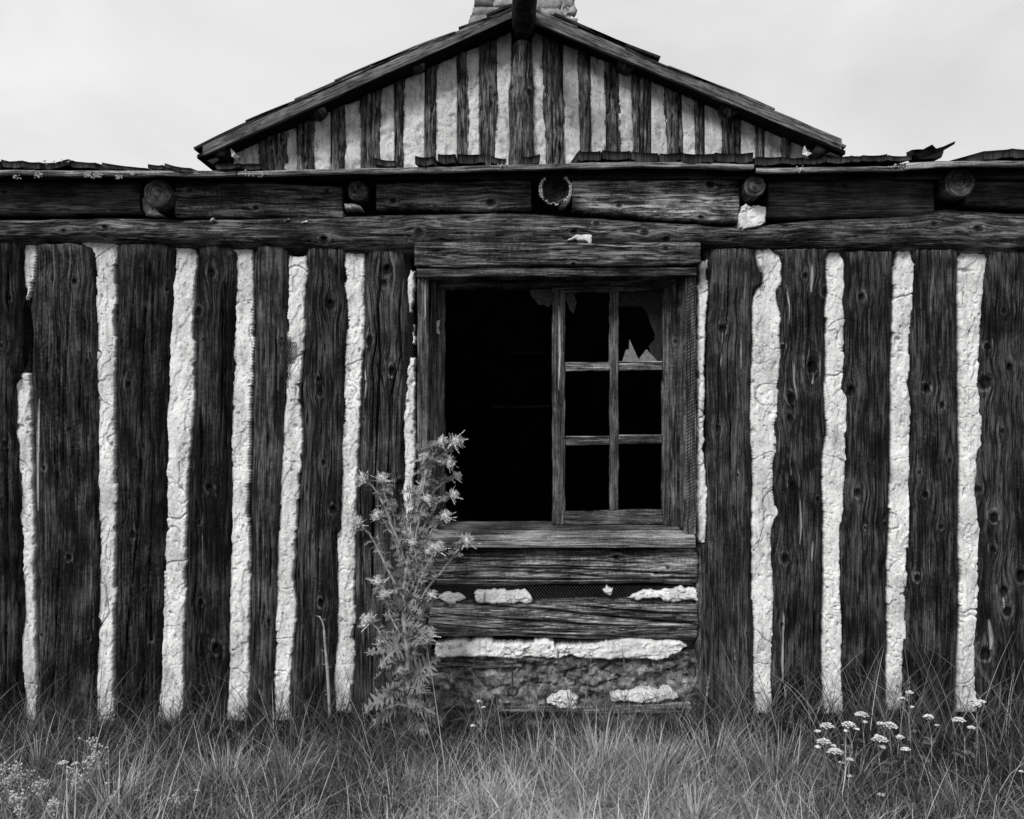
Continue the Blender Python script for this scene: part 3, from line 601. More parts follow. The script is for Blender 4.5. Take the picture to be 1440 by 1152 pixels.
# lichen tufts on the eave edge
V=[];Fc=[]
for (x0,x1,y_,n_) in ((18,30,249,14),(48,60,246,30),(100,112,244,0),(118,130,247,30),(132,145,247,40),(163,172,249,22),(184,190,245,14),(345,372,245,16),(1120,1132,239,34),(1248,1275,234,26),(700,712,234,10),(60,100,227,16)):
    for _ in range(n_):
        d=DE-.006; p=Vector((wx(random.uniform(x0,x1),d),d-D0+random.uniform(-.004,.0),wz(random.gauss(y_,2),d))); r=random.uniform(.002,.0045)
        k=len(V); V+=[p+Vector((r,0,0)),p+Vector((-r,0,0)),p+Vector((0,0,r)),p+Vector((0,0,-r)),p+Vector((0,-r,0))]
        Fc+=[(k,k+2,k+4),(k+2,k+1,k+4),(k+1,k+3,k+4),(k+3,k,k+4)]
pymesh('lichen_tuft',V,Fc,'lichen',cab,kind='stuff')
# curled bark / broken shingle scraps lying on the eave at right
bk=thing('bark_scrap','curled broken piece of bark sticking up from the eave right of the gable','bark')
def sliver(parent,pts,d,th,name,mat):
    """irregular torn chip: polygon outline in px with thickness"""
    y=d-D0; n=len(pts); V=[Vector((wx(a,d),y+.02*math.sin(i*1.9),wz(b,d))) for i,(a,b) in enumerate(pts)]
    V+=[v+Vector((0,th,.004)) for v in V]
    Fc=[tuple(range(n)),tuple(range(2*n-1,n-1,-1))]+[(i,i+n,(i+1)%n+n,(i+1)%n) for i in range(n)]
    return pymesh(name,V,Fc,mat,parent)
sliver(bk,[(1287,216),(1297,222),(1322,223),(1325,216),(1330,210),(1342,203),(1341,200),(1328,205),(1318,208),(1308,205),(1300,209),(1292,214)],DE+.02,.10,'bark_piece','frame_wood')
sliver(bk,[(1283,217),(1285,209),(1290,211),(1297,211),(1295,218)],DE+.03,.06,'bark_piece','shingle_wood')
# side and back walls of the wing, floor
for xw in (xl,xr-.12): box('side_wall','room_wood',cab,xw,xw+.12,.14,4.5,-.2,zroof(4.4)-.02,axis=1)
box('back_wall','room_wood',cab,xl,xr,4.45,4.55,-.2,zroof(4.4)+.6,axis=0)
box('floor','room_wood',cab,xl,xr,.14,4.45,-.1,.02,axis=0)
sh=thing('wall_shelf','dark plank shelves on the back wall inside the unlit room','shelf')
for (a0_,a1_,py_) in ((690,776,572),(716,768,497)):
    d=6.6; box('shelf_board','frame_wood',sh,wx(a0_,d),wx(a1_,d),d-D0,d-D0+.3,wz(py_+2,d),wz(py_-2,d),axis=0)
box('shelf_upright','room_wood',sh,wx(688,6.6),wx(690,6.6),2.3,2.6,.0,1.8,axis=2); box('shelf_upright','room_wood',sh,wx(776,6.6),wx(778,6.6),2.3,2.6,.0,1.8,axis=2)
# ------------------------------------------------------------------ window
win=bpy.data.objects.new('window',None); C.objects.link(win); win.parent=cab
timber('lintel_board',cab,'beam_wood',-.135,583,985,[(583,340),(700,340),(760,341),(985,340)],[(583,374),(640,376),(760,373),(900,374),(985,371)],horiz=True,
   knots=[(655,339,4),(806,371,4),(935,349,5)],cracks=[([(595,371),(640,368),(760,372)],.002,.01),([(600,356),(760,354)],.0022,.008),([(820,360),(980,358)],.002,.008),([(840,347),(900,353)],.0022,.008),([(640,363),(900,366)],.002,.007),([(930,366),(985,368)],.0026,.012)],
   pales=[([(630,346),(650,347)],.0016),([(700,353),(740,354)],.0016)],patch=.45,rough=1.5,edge_drop=.012,edge_w=.005,ext=0,convex=.004,back=-.02,res=(.0028,.0055),endn=.003)
def plank(nm,x0,x1,t,b,y,back,mat,horiz,**k):
    kw=dict(edge_drop=.003,edge_w=.003,ext=0,convex=.001,rough=.5,fiss=.6,wav=.002,endn=.001,res=(.003,.006)); kw.update(k)
    if horiz: return timber(nm,win,mat,y,x0,x1,t,b,horiz=True,back=back,**kw)
    return timber(nm,win,mat,y,b,t,x0,x1,back=back,**kw)
plank('head_trim',586,980,[(586,377),(780,376),(980,376)],[(586,389),(780,389),(980,388)],-.118,.0,'beam_wood',True)
# outer left trim, gap, inner jamb
plank('left_trim',587,602,389,770,-.085,.01,'frame_wood',False,rough=1.2,pales=[([(597,392),(598,440),(596,450)],.003)],cracks=[([(591,395),(592,600),(590,740)],.002,.008)])
plank('left_jamb',604,613,389,742,-.03,.12,'beam_wood',False)
plank('left_stop',611,624.5,403,742,.035,.12,'frame_wood',False)
plank('right_trim',963.5,979,388,752,-.085,.01,'frame_wood',False,rough=.4)
plank('right_jamb',956,964.5,389,742,-.045,.12,'frame_wood',False)
plank('right_stop',942,958,392,742,.02,.12,'beam_wood',False,knots=[(950,480,4)])
plank('head_jamb',612,957,[(612,388),(957,388)],[(612,404),(957,402)],.02,.12,'beam_wood',True)
# saw marks on the right trim: thin raised strokes
V=[];Fc=[]; d=dY(-.087)
for k in range(74):
    py=392+k*4.8; x0_,x1_=wx(965,d),wx(977.5,d)
    z0_,z1_=wz(py+4,d),wz(py-3,d); h=.0009; y_=-.0865; i=len(V)
    V+=[(x0_,y_,z0_-h),(x1_,y_,z1_-h),(x1_,y_,z1_+h),(x0_,y_,z0_+h),(x0_,y_-.0022,z0_),(x1_,y_-.0022,z1_)]
    Fc+=[(i,i+1,i+5,i+4),(i+4,i+5,i+2,i+3)]
pymesh('saw_mark',V,Fc,'sill_wood',win,kind='stuff')
# sash (slid to the right)
plank('sash_stile',777,794.5,408,738,.045,.09,'frame_wood',False,pales=[([(786,430),(787,500),(785,550)],.004)],cracks=[([(790,460),(788,700)],.0015,.005)])
plank('sash_stile',932,946,400,738,.045,.09,'frame_wood',False,knots=[(937,620,2)])
plank('sash_rail',776,946,[(776,398),(946,398)],[(776,412),(860,410),(946,408)],.047,.09,'beam_wood',True)
plank('sash_rail',794,932,[(794,720),(932,717)],[(794,738),(932,737)],.047,.09,'frame_wood',True,rough=.9)
plank('muntin',857.5,870,409,719,.05,.085,'frame_wood',False)
for x0_,x1_,t_,b_,m_ in ((794,858,511,522,'sill_wood'),(869.5,932,509.5,521,'sill_wood'),(794,857.5,615,627.5,'frame_wood'),(869.5,932,613,625,'frame_wood')):
    plank('muntin',x0_,x1_,[(x0_,t_),(x1_,t_-1)],[(x0_,b_),(x1_,b_-1)],.053,.085,m_,True,rough=.9)
# thin strips of paler wood along the tops of the horizontal bars
for x0_,x1_,t_ in ((795,857,510),(870,932,508.5),(795,857,614),(870,932,612)):
    d=dY(.053); box('pale_ledge','sill_wood',win,wx(x0_,d),wx(x1_,d),.051,.075,wz(t_+1,d),wz(t_-.6,d),axis=0,bev=.0005)
# sill: top surface + front board
def sillpiece(nm,x0,x1,yt,yb,ya,yk,mat):
    d=dY(ya); n=120; _seed[0]+=9; sd=_seed[0]
    X=np.linspace(wx(x0,d),wx(x1,d),n); zt=wz(yt,d)+.002*(fbm(X*20,X*0,sd)-.5); zb=wz(yb,d)+.004*(fbm(X*10,X*0,sd+2)-.5)
    rows=[(yk,zt+.012),]; m=8
    for k in range(1,m): u=k/m; rows.append((yk+(ya+.006-yk)*u,zt+.012*(1-u)+.0025*(fbm(X*60,X*0+u*9,sd+4)-.5)))
    rows+=[(ya+.001,zt-.002),(ya,zt-.006)]
    for k in range(1,9): rows.append((ya+.0035*(fbm(X*8,X*0+k*1.7,sd+5,2)-.5),zt-.006+(zb-zt+.01)*k/9))
    rows+=[(ya,zb+.004),(ya+.004,zb),(yk,zb)]
    P=np.array([np.stack([X,r[0]+0*X,r[1]],-1) for r in rows]); G=np.array([np.stack([0*X+i*.0055+sd,X,0*X],-1) for i in range(len(rows))])
    me=mesh_np(nm,P,gridfaces(len(rows),n,flip=True),{'grain':G.reshape(-1,3)})
    return link(nm,me,mat,win)
sillpiece('window_sill',597,978,754.5,771,-.125,.0,'sill_wood')
sillpiece('sill_board',606,958,742,752,-.005,.13,'frame_wood')
# broken glass and what is left behind the upper right pane
def shard(pts,y,nm,mat,th=.003,par=None):
    d=dY(y); n=len(pts); V=[(wx(a,d),y,wz(b,d)) for a,b in pts]; V+=[(x,yy+th,z) for x,yy,z in V]
    Fc=[tuple(range(n-1,-1,-1)),tuple(range(n,2*n))]+[(i,(i+1)%n,(i+1)%n+n,i+n) for i in range(n)]
    return pymesh(nm,V,Fc,mat,par or win)
shard([(875,508.5),(880,492),(884.5,491),(885,477),(898,505),(899,508.5)],.066,'glass_shard','dusty_glass')
shard([(898.5,508.5),(899,504),(909,491),(923,506),(924,508.5)],.067,'glass_shard','dusty_glass')
shard([(880,508),(880.5,493),(884,492),(884,508)],.0705,'glass_shard','dusty_glass')
shard([(870,409),(932,409),(932,508),(922,506),(916,500),(912,487),(920,478),(921,470),(914,455),(910,440),(903,431),(872,431),(870,431)],.078,'grimy_pane','grimy_film')
shard([(744,407),(778,407),(777,426),(771,432),(764,428),(757,429),(753,423),(747,417)],.062,'torn_rag','rag_cloth',.004)
shard([(794,410),(806,410),(811,425),(807,441),(801,436),(797,423)],.074,'torn_rag','rag_cloth',.004)
shard([(613,452),(619,450),(618.5,456),(616.5,461),(618.5,467),(619,471),(613,468),(614.5,460)],.027,'latch_plate','pale_metal',.003)
# ------------------------------------------------------------------ wall below the window
timber('horizontal_log',cab,'split_log',-.07,590,980,[(590,778),(700,777),(980,776)],[(590,822),(700,826),(780,823),(900,820),(980,824)],horiz=True,
   knots=[(867,784,5),(938,797,4),(922,805,4)],
   cracks=[([(640,797),(720,799),(830,800),(980,808)],.005,.03),([(612,806),(700,803),(800,806),(860,812)],.005,.03),([(600,812),(760,815),(980,813)],.004,.03),([(660,789),(800,788),(930,793)],.003,.016),([(700,794),(900,798)],.003,.02),([(620,819),(900,820)],.003,.02)],
   pales=[([(673,802),(720,803),(780,805)],.003),([(925,798),(938,796)],.002)],edge_drop=.03,edge_w=.014,ext=.006,convex=.02,rough=2.2,fiss=1.4,back=.003,wav=.01)
timber('horizontal_log',cab,'split_log',-.07,604,981,[(604,846),(700,850),(860,846),(980,848)],[(604,898),(700,896),(860,900),(980,902)],horiz=True,
   knots=[(862,888,3)],
   cracks=[([(640,850),(760,858),(850,866),(980,878)],.006,.04),([(604,862),(700,869),(830,878),(900,880)],.005,.035),([(780,852),(860,857),(978,866)],.006,.035),([(604,876),(700,884),(840,890)],.004,.03),([(700,892),(900,896)],.004,.02),([(860,862),(980,862)],.006,.03)],
   pales=[([(604,871),(640,876),(690,880)],.003),([(760,865),(850,874),(978,878)],.003),([(770,886),(845,888)],.002)],edge_drop=.03,edge_w=.012,ext=.006,convex=.018,rough=2.2,fiss=1.4,back=.003,wav=.01)
lath(cab,-.052,[wr(608,980,824,849,dY(-.05)),wr(608,975,899,905,dY(-.05))],True)
lath(cab,-.05,[wr(966,982,902,990,dY(-.05))],True)
for P_ in ([(617,838,840),(625,833,846),(635,836,850),(645,833,851),(652,837,848),(655,841,846)],[(667,835,844),(672,831,848),(690,829,849),(715,832,851),(738,831,849),(747,838,850),(750,846,849)],
           [(848,828,830),(853,826,836),(859,829,837),(862,830,833)],[(884,838,840),(895,831,844),(910,827,845),(930,828,843),(945,827,847),(958,822,848),(970,824,843),(982,829,845)]):
    chink('chinking_patch',cab,-.072,P_,horiz=True,thick=.016,back=-.045,jag=1.5,amp=1.1,res=.0026)
chink('chinking_strip',cab,-.078,[(612,906,926),(650,902,926),(690,903,926),(730,904,926),(765,903,926),(785,906,931),(800,905,922),(820,906,928),(850,904,930),(880,902,928),(905,901,931),(925,903,931),(940,902,927),(955,906,922),(966,907,914)],horiz=True,thick=.025,back=.003,jag=1.3,amp=1.3)
def rubble():
    d=dY(-.04); X0,X1,Z0,Z1=wx(600,d),wx(983,d),wz(1060,d),wz(916,d)
    n,m=70,230; b,a=np.meshgrid(np.linspace(Z0,Z1,n),np.linspace(X0,X1,m),indexing='ij')
    b,a=b.T,a.T
    H=.05*(fbm(a*7,b*20,71)-.5)+.03*(fbm(a*35,b*60,72)-.5)+.014*(fbm(a*110,b*130,74)-.5)-.03*sst(.93,1,1-np.abs(2*fbm(a*6,b*18,75,2)-1))+.02*sst(.5,.6,fbm(a*14,b*18,73))
    relief('rubble_footing','rubble',cab,a,b,H,-.035,.003,{},True)
rubble()
for P_ in ([(770,985,991),(780,981,994),(790,975,996),(803,976,996),(813,980,995)],[(860,976,988),(875,973,989),(890,972,989),(910,970,989),(928,972,989),(934,967,988),(944,968,986),(955,978,983)]):
    chink('chinking_patch',cab,-.085,P_,horiz=True,thick=.016,back=-.02,jag=1.5,amp=1.3,res=.0026)
timber('footing_board',cab,'split_log',-.075,700,972,[(700,995),(972,987)],[(700,1004),(972,1004)],horiz=True,edge_drop=.005,ext=0,back=.0,rough=1.2,convex=.004,res=(.003,.006))
timber('footing_board',cab,'beam_wood',-.068,606,735,[(606,932),(735,934)],[(606,940),(735,941)],horiz=True,edge_drop=.004,ext=0,back=.0,rough=1.,convex=.003,res=(.003,.006))
timber('edge_post',cab,'frame_wood',-.06,1040,770,979,989,edge_drop=.01,edge_w=.004,ext=0,back=.003,rough=1.2)
timber('edge_post',cab,'beam_wood',-.05,1040,770,583,606,edge_drop=.01,edge_w=.004,ext=0,back=.003,rough=1.2)
# ------------------------------------------------------------------ thin rod with round weight
rod=thing('iron_rod','thin dark iron rod with a round knob hanging low under the window','rod')
d=4.15; y_=d-D0
V,Fc=tube_data([(wx(720,d),y_,wz(934,d)),(wx(721,d),y_,wz(968,d))],.0032,8); pymesh('rod_shaft',V,Fc,'dark_iron',rod)
V=[];Fc=[]
ring=[(wx(721,d)+.02*math.cos(t),y_,wz(972,d)+.018*math.sin(t)) for t in np.linspace(0,2*math.pi,17)]
V,Fc=tube_data(ring,.005,7,cap=False); pymesh('rod_ring',V,Fc,'dark_iron',rod,smooth=True)
# ================================================================== GABLED BUILDING BEHIND
gab=thing('gabled_cabin','taller gabled log building with chimney rising behind the low eave','cabin')
GW=4.6; dg=dY(GW); DR=8.6
LA,LBp=(286,218),(736,18); RA,RBp=(1183,210),(736,25)
def rakez(x):      # underside of the roof in world z at x
    xl_,zl_=wx(LA[0],DR),wz(LA[1],DR); xc,zc_=wx(736,DR),wz(21,DR); xr_,zr_=wx(RA[0],DR),wz(RA[1],DR)
    return np.interp(x,[xl_-1,xl_,xc,xr_,xr_+1],[zl_-(zc_-zl_)/(xc-xl_),zl_,zc_,zr_,zr_-(zc_-zr_)/(xr_-xc)])
def topf(lo,hi,d): return lambda s: rakez(lo+s*(hi-lo))+.0
glogs=[(363,402),(417,443),(463,484),(506,536),(553,569),(595,615),(641,658),(672,698),(766,794),(814,832),(850,872),(889,918),(937,961),(980,993),(1015,1044),(1062,1077),(1099,1113)]
gk={672:[(690,123,3)],766:[(778,190,3)],889:[(893,153,3)],363:[(375,215,3),(397,197,4),(394,224,3)],417:[(425,190,3)]}
lean={363:4,417:2,463:0,506:1,553:1,595:3,641:1,672:1,766:-2,814:-3,850:1,889:-3,937:-3,980:-2,1015:-2,1062:0,1099:0}
for (x0,x1) in glogs:
    l=lean[x0]; j=lambda: random.uniform(-2.6,2.6)
    lo_=[(250,x0),(200,x0+j()),(150,x0+l*.5+j()),(90,x0+l+j()),(20,x0+l)]; hi_=[(250,x1),(200,x1+j()),(150,x1+l*.5+j()),(90,x1+l+j()),(20,x1+l)]
    timber('gable_log',gab,'gable_log',GW-.05,294,topf,lo_,hi_,knots=gk.get(x0,[]),res=(.008,.022),edge_drop=.03,edge_w=.014,ext=.01,convex=.012,back=GW+.02,rough=5,grain=.5,wav=.016,char=.006,
       fiss=1.6,endn=.0,cracks=[([((x0+x1)/2+q_,240),((x0+x1)/2+q_+random.uniform(-2,2),random.randint(60,170))],.0075,.05) for q_ in (random.uniform(-8,-2),random.uniform(1,8))])
gch=[(330,363)]+[(a[1],b[0]) for a,b in zip(glogs,glogs[1:])]+[(1113,1150)]
gch=[c for c in gch if c!=(698,766)]+[(698,717),(750,766)]
for (x0,x1) in gch:
    # chinking panel between two logs, cut under the rake
    _seed[0]+=9; sd=_seed[0]; d=dg-.02; xa_,xb_=wx(x0-2,d),wx(x1+2,d); nb=max(5,int((xb_-xa_)/.012))
    Xg=np.linspace(xa_,xb_,nb)[None,:]; zb=wz(294,d); zt=rakez(Xg); na=max(6,int((np.max(zt)-zb)/.016)); t=np.linspace(0,1,na)[:,None]
    Zz=zb+t*(zt-zb); Xx=Xg+0*Zz
    H=.03*(fbm(Xx*11,Zz*7,sd)-.5)+.012*(fbm(Xx*45,Zz*40,sd+1)-.5)-.02*sst(.6,.8,fbm(Xx*16,Zz*9,sd+6))-.016*sst(.9,1,1-np.abs(2*fbm(Xx*12,Zz*9,sd+2,2)-1))
    relief('gable_chinking','gable_chinking',gab,Xx,Zz,H,GW-.026,GW+.02,{},False)
timber('gable_post',gab,'gable_log',GW-.10,294,58,[(294,718),(225,717),(190,719),(150,716),(122,717),(100,721),(58,723)],[(294,750),(225,751),(180,749),(150,748),(125,751),(100,748),(58,748)],
   knots=[(744,130,6),(719,122,5),(747,108,4),(717,185,3)],res=(.007,.018),edge_drop=.05,edge_w=.02,convex=.05,rough=3.5,grain=.35,wav=.02,char=.01,back=GW+.02)
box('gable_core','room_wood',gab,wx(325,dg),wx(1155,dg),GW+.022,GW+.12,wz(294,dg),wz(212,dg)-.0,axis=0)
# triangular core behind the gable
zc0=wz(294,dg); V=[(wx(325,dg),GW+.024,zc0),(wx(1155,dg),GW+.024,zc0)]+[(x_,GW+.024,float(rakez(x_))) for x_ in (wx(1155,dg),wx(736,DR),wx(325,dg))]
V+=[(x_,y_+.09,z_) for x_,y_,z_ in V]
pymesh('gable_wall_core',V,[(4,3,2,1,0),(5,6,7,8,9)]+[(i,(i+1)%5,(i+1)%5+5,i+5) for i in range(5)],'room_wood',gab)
# side walls down to the low roof
for s_ in (325,1151):
    box('side_wall','gable_log',gab,wx(s_,dg),wx(s_+4,dg),GW+.12,8.2,zc0-.3,float(rakez(wx(s_+2,dg))),axis=1)
# ridge beam and purlins
def gbeam(px,py,r,d0,d1,mat,name,taper=1.):
    d=dg; x_,z_=wx(px,d),wz(py,d); R=r/F*d; _seed[0]+=3; sd=_seed[0]
    n,m=24,26; th=np.linspace(0,2*np.pi,m,endpoint=False)[None,:]; t=np.linspace(0,1,n)[:,None]
    dd=d0+t*(d1-d0); rr=R*(1+.10*(fbm(np.cos(th)*1.5+3,dd*2.5+np.sin(th),sd)-.5)*2)*(1+(taper-1)*(1-t))
    P=np.stack([x_+rr*np.cos(th),(dd-D0)+0*th,z_+rr*np.sin(th)],-1)
    P=np.concatenate([np.stack([x_+.02*rr[0]*np.cos(th[0]),0*th[0]+d0-D0-.004,z_+.02*rr[0]*np.sin(th[0])],-1)[None],P])
    G=np.stack([np.broadcast_to(th*R,P.shape[:2])+sd,P[...,1],0*P[...,1]],-1); n+=1
    idx=np.arange(n*m).reshape(n,m); nx=np.roll(idx,-1,1); q=np.stack([idx[:-1],nx[:-1],nx[1:],idx[1:]],-1).reshape(-1,4)[:,::-1]
    return link(name,mesh_np(name,P,q,{'grain':G.reshape(-1,3)}),mat,gab)
gbeam(736,46,16,7.75,9.6,'dark_log','ridge_beam')
for px_,py_,r_ in ((588,96,11),(449,158,14),(879,96,12),(1022,157,13)): gbeam(px_,py_,r_,8.72,9.3,'gable_log','purlin_end')
for px_,py_,r_ in ((318,221,9),(1143,219,8)): gbeam(px_,py_,r_,8.66,9.3,'shingle_wood','purlin_end')
# rake boards
def rake(xa_,ya_,xb_,yb_,xc_,yc_,xd_,yd_,d,th,mat,name,n=60):
    """quad a(lower-end bottom) b(apex bottom) c(apex top) d(lower-end top)"""
    _seed[0]+=5; sd=_seed[0]; t=np.linspace(0,1,n)
    bx,bz=wx(xa_+(xb_-xa_)*t,d),wz(ya_+(yb_-ya_)*t,d); tx,tz=wx(xd_+(xc_-xd_)*t,d),wz(yd_+(yc_-yd_)*t,d)
    bz=bz+.006*(fbm(t*12,t*0,sd)-.5); tz=tz+.004*(fbm(t*9,t*0,sd+1)-.5)
    m=10; rows=[np.stack([bx,0*t+d-D0+th,bz],-1)]; G=[np.stack([0*t-.03+sd,t*4,0*t],-1)]
    Lr=math.hypot(bx[-1]-bx[0],bz[-1]-bz[0])
    for k in range(m):
        u=k/(m-1); step=.008*(u>.3)+.004*(u>.72); rows.append(np.stack([bx+(tx-bx)*u,0*t+d-D0-step*0+.006*(u<.3)+.0015*(fbm(t*40,t*0+u*8,sd+4)-.5),bz+(tz-bz)*u],-1)); G.append(np.stack([0*t+u*.1+sd,t*Lr,0*t],-1))
    rows.append(np.stack([tx,0*t+d-D0+th,tz],-1)); G.append(np.stack([0*t+.13+sd,t*Lr,0*t],-1))
    P=np.array(rows); me=mesh_np(name,P,gridfaces(len(rows),n,flip=bx[-1]<bx[0])[:,::-1],{'grain':np.array(G).reshape(-1,3)},smooth=False)
    # end caps
    return link(name,me,mat,gab)
rake(286,218,721,24.5,721,10,286,202,DR,.05,'rake_wood','rake_board')
rake(1183,210,751,31,751,14,1183,195,DR,.05,'rake_wood','rake_board')
for (x0,y0a,y1a) in ((286,218,202),(1183,210,195)):
    box('rake_end','rake_wood',gab,wx(x0-1,DR),wx(x0+1,DR),DR-D0+.001,DR-D0+.05,wz(y0a,DR),wz(y1a,DR),axis=2,bev=.001)
for pts,th_,m_ in (([(291,226),(303,221),(309,225),(300,231)],.3,'rake_wood'),([(304,231),(322,229),(330,232),(333,238),(310,238)],.2,'shingle_wood'),([(332,232),(352,229),(366,231),(370,238),(334,239)],.2,'shingle_wood'),([(1168,214),(1182,219),(1180,222),(1160,217)],.3,'rake_wood')):
    sliver(gab,pts,DR+.03,th_,'eave_debris',m_)
for pts in ([(324,209),(328,212),(331,217),(337,221),(333,223),(326,221)],[(1132,205),(1136,212),(1141,216),(1135,220),(1130,216)]): sliver(gab,pts,DR+.06,.03,'plaster_chip','gable_chinking')
# roof deck halves
for (ax,ay,bx_,by_) in ((276,217,737,13),(1190,211,735,13)):
    V=[]
    for (px_,py_) in ((ax,ay),(bx_,by_)):
        for yy in (DR-D0+.02,8.4):
            for dz in (0,-.03): V.append((wx(px_,DR),yy,wz(py_,DR)+dz))
    pymesh('roof_deck',V,[(0,2,6,4),(1,5,7,3),(0,4,5,1),(2,3,7,6),(0,1,3,2),(4,6,7,5)],'shingle_wood',gab)
# shingle courses: lower-end px and upper-end px on the photo's roofline
Lc=[(272,208,405,146),(345,170,438,133),(414,140,520,93),(470,113,575,70),(522,91,640,44),(589,65,690,24),(645,39,737,5),(684,20,740,0)]
Rc=[(1190,205,1080,160),(1180,197,1050,141),(1090,153,980,108),(1034,132,940,92),(986,111,880,66),(929,80,830,40),(881,62,780,18),(812,38,735,4)]
def shing(x0,y0_,x1,y1_,ya,yb,lift,th):
    _seed[0]+=3; sd=_seed[0]
    a=np.array([wx(x0,DR),wz(y0_,DR)]); b=np.array([wx(x1,DR),wz(y1_,DR)]); n=(b-a)/np.linalg.norm(b-a); nn=np.array([-n[1],n[0]]); nn=nn if nn[1]>0 else -nn
    V=[];G=[]
    bow=random.uniform(-.008,.01)
    for k in range(5):
        t=k/4; p=a+(b-a)*t+nn*(bow*math.sin(math.pi*t)*2+lift*(1-t))
        for (yy,hh) in ((ya,0),(yb,0),(yb,-th),(ya,-th)):
            q=p+nn*(hh+random.uniform(-.001,.001)); V.append((q[0],yy,q[1])); G.append((yy+sd+hh,t,0))
    Fc=[]
    for k in range(4):
        for i in range(4): j=(i+1)%4; Fc.append((k*4+i,k*4+j,k*4+4+j,k*4+4+i))
    Fc+=[(3,2,1,0),(16,17,18,19)]
    if x1<x0: Fc=[f[::-1] for f in Fc]
    me=bpy.data.meshes.new('roof_shingle'); me.from_pydata(V,[],Fc); at=me.attributes.new('grain','FLOAT_VECTOR','POINT'); at.data.foreach_set('vector',np.array(G,np.float32).ravel())
    link('roof_shingle',me,'rake_wood' if random.random()<.5 else 'shingle_wood',gab)
for cs in (Lc,Rc):
    for (x0,y0_,x1,y1_) in cs:
        yy=DR-D0-.004
        while yy<8.3:
            wd=random.uniform(.16,.34); jx=random.uniform(-4,4) if yy>DR-D0 else 0
            shing(x0+jx,y0_-jx*.43*(1 if cs is Lc else -1),x1,y1_,yy,yy+wd-.006,random.uniform(0,.006),.022); yy+=wd
# chimney
chm=bpy.data.objects.new('chimney',None); C.objects.link(chm); chm.parent=gab
dc=10.4; yc=dc-D0
cz0,cz1=wz(140,dc),wz(-60,dc)
def chx(z,side):   # edge x at height z
    py=576-(z-ZC)*F/dc
    return wx(np.interp(py,[-60,0,35,140],[676,669,661,650] if side<0 else [800,808,813,818]),dc)
V=[]
for z_ in (cz0,cz1):
    for (s_,yy) in ((-1,yc+.03),(1,yc+.03),(1,yc+.8),(-1,yc+.8)): V.append((chx(z_,s_)+(.03 if s_<0 else -.03),yy,z_))
pymesh('chimney_core',V,[(0,1,5,4),(1,2,6,5),(2,3,7,6),(3,0,4,7),(4,5,6,7)],'mortar',chm)
def rock(par,x0,x1,z0,z1,yf,yb,mat,name):
    n,m=6,5; _seed[0]+=3; sd=_seed[0]
    u,v=np.meshgrid(np.linspace(0,1,n),np.linspace(0,1,m),indexing='ij')
    cu=np.sign(u-.5)*np.abs(2*u-1)**.8/2+.5
    Xr=x0+cu*(x1-x0)+.05*(vn(v*2.3,u*1.3,sd)-.5); Zr=z0+v*(z1-z0)+.05*(vn(u*2.5,v*1.5,sd+1)-.5)
    H=-.022*np.maximum(np.abs(2*u-1),np.abs(2*v-1))**6+.045*(vn(u*3,v*3,sd+2)-.5)
    relief(name,mat,par,Xr.T,Zr.T,H.T,yf,yb,{},True)
zz=cz0+.45
while zz<cz1-.02:
    hh=random.uniform(.09,.17); x_=float(chx(zz,-1)); xe=float(chx(zz,1))
    while x_<xe-.04:
        ww=min(random.uniform(.14,.42),xe-x_)
        rock(chm,x_,x_+ww-.006,zz+random.uniform(-.02,.02),zz+hh-.004,yc-.005+random.uniform(-.015,.02),yc+.06,'chimney_stone' if random.random()<.8 else 'mortar','stone'); x_+=ww
    zz+=hh
# ================================================================== GRASS
def blades(bx,by,bz,h,wd,az,lean,curv,tone,nseg=4,facing=None):
    n=len(bx); t=np.linspace(0,1,nseg+1)[None,:]
    lx=np.cos(az)[:,None]; ly=np.sin(az)[:,None]
    ang=lean[:,None]+curv[:,None]*t
    ds=h[:,None]/nseg
    hor=np.concatenate([np.zeros((n,1)),np.cumsum(np.sin(ang[:,:-1])*ds,1)],1); ver=np.concatenate([np.zeros((n,1)),np.cumsum(np.cos(ang[:,:-1])*ds,1)],1)
    X=bx[:,None]+hor*lx; Y=by[:,None]+hor*ly; Z=bz[:,None]+ver
    fa=(az+np.pi/2+rng.normal(0,.5,n)) if facing is None else facing
    wv=wd[:,None]*(1-t**1.6)*.5+.0002
    ox=np.cos(fa)[:,None]*wv; oy=np.sin(fa)[:,None]*wv
    P=np.stack([np.stack([X-ox,Y-oy,Z],-1),np.stack([X+ox,Y+oy,Z],-1)],2)   # n,seg+1,2,3
    base=(np.arange(n)*(nseg+1)*2)[:,None]; k=(np.arange(nseg)*2)[None,:]; i=base+k
    q=np.stack([i,i+1,i+3,i+2],-1).reshape(-1,4)
    T=np.repeat(tone,(nseg+1)*2)
    return P.reshape(-1,3),q,T
parts=[]
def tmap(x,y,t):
    return t-.22*np.exp(y/.28)-.20*np.clip((x-.85)*2,0,1)-.08*np.exp(-((x+.9)/.5)**2)+.34*np.exp(-((x-.3)/.5)**2)*np.clip(-y-.35,0,.5)*2+.7*(fbm(x*2.2+7,y*3,77)-.5)
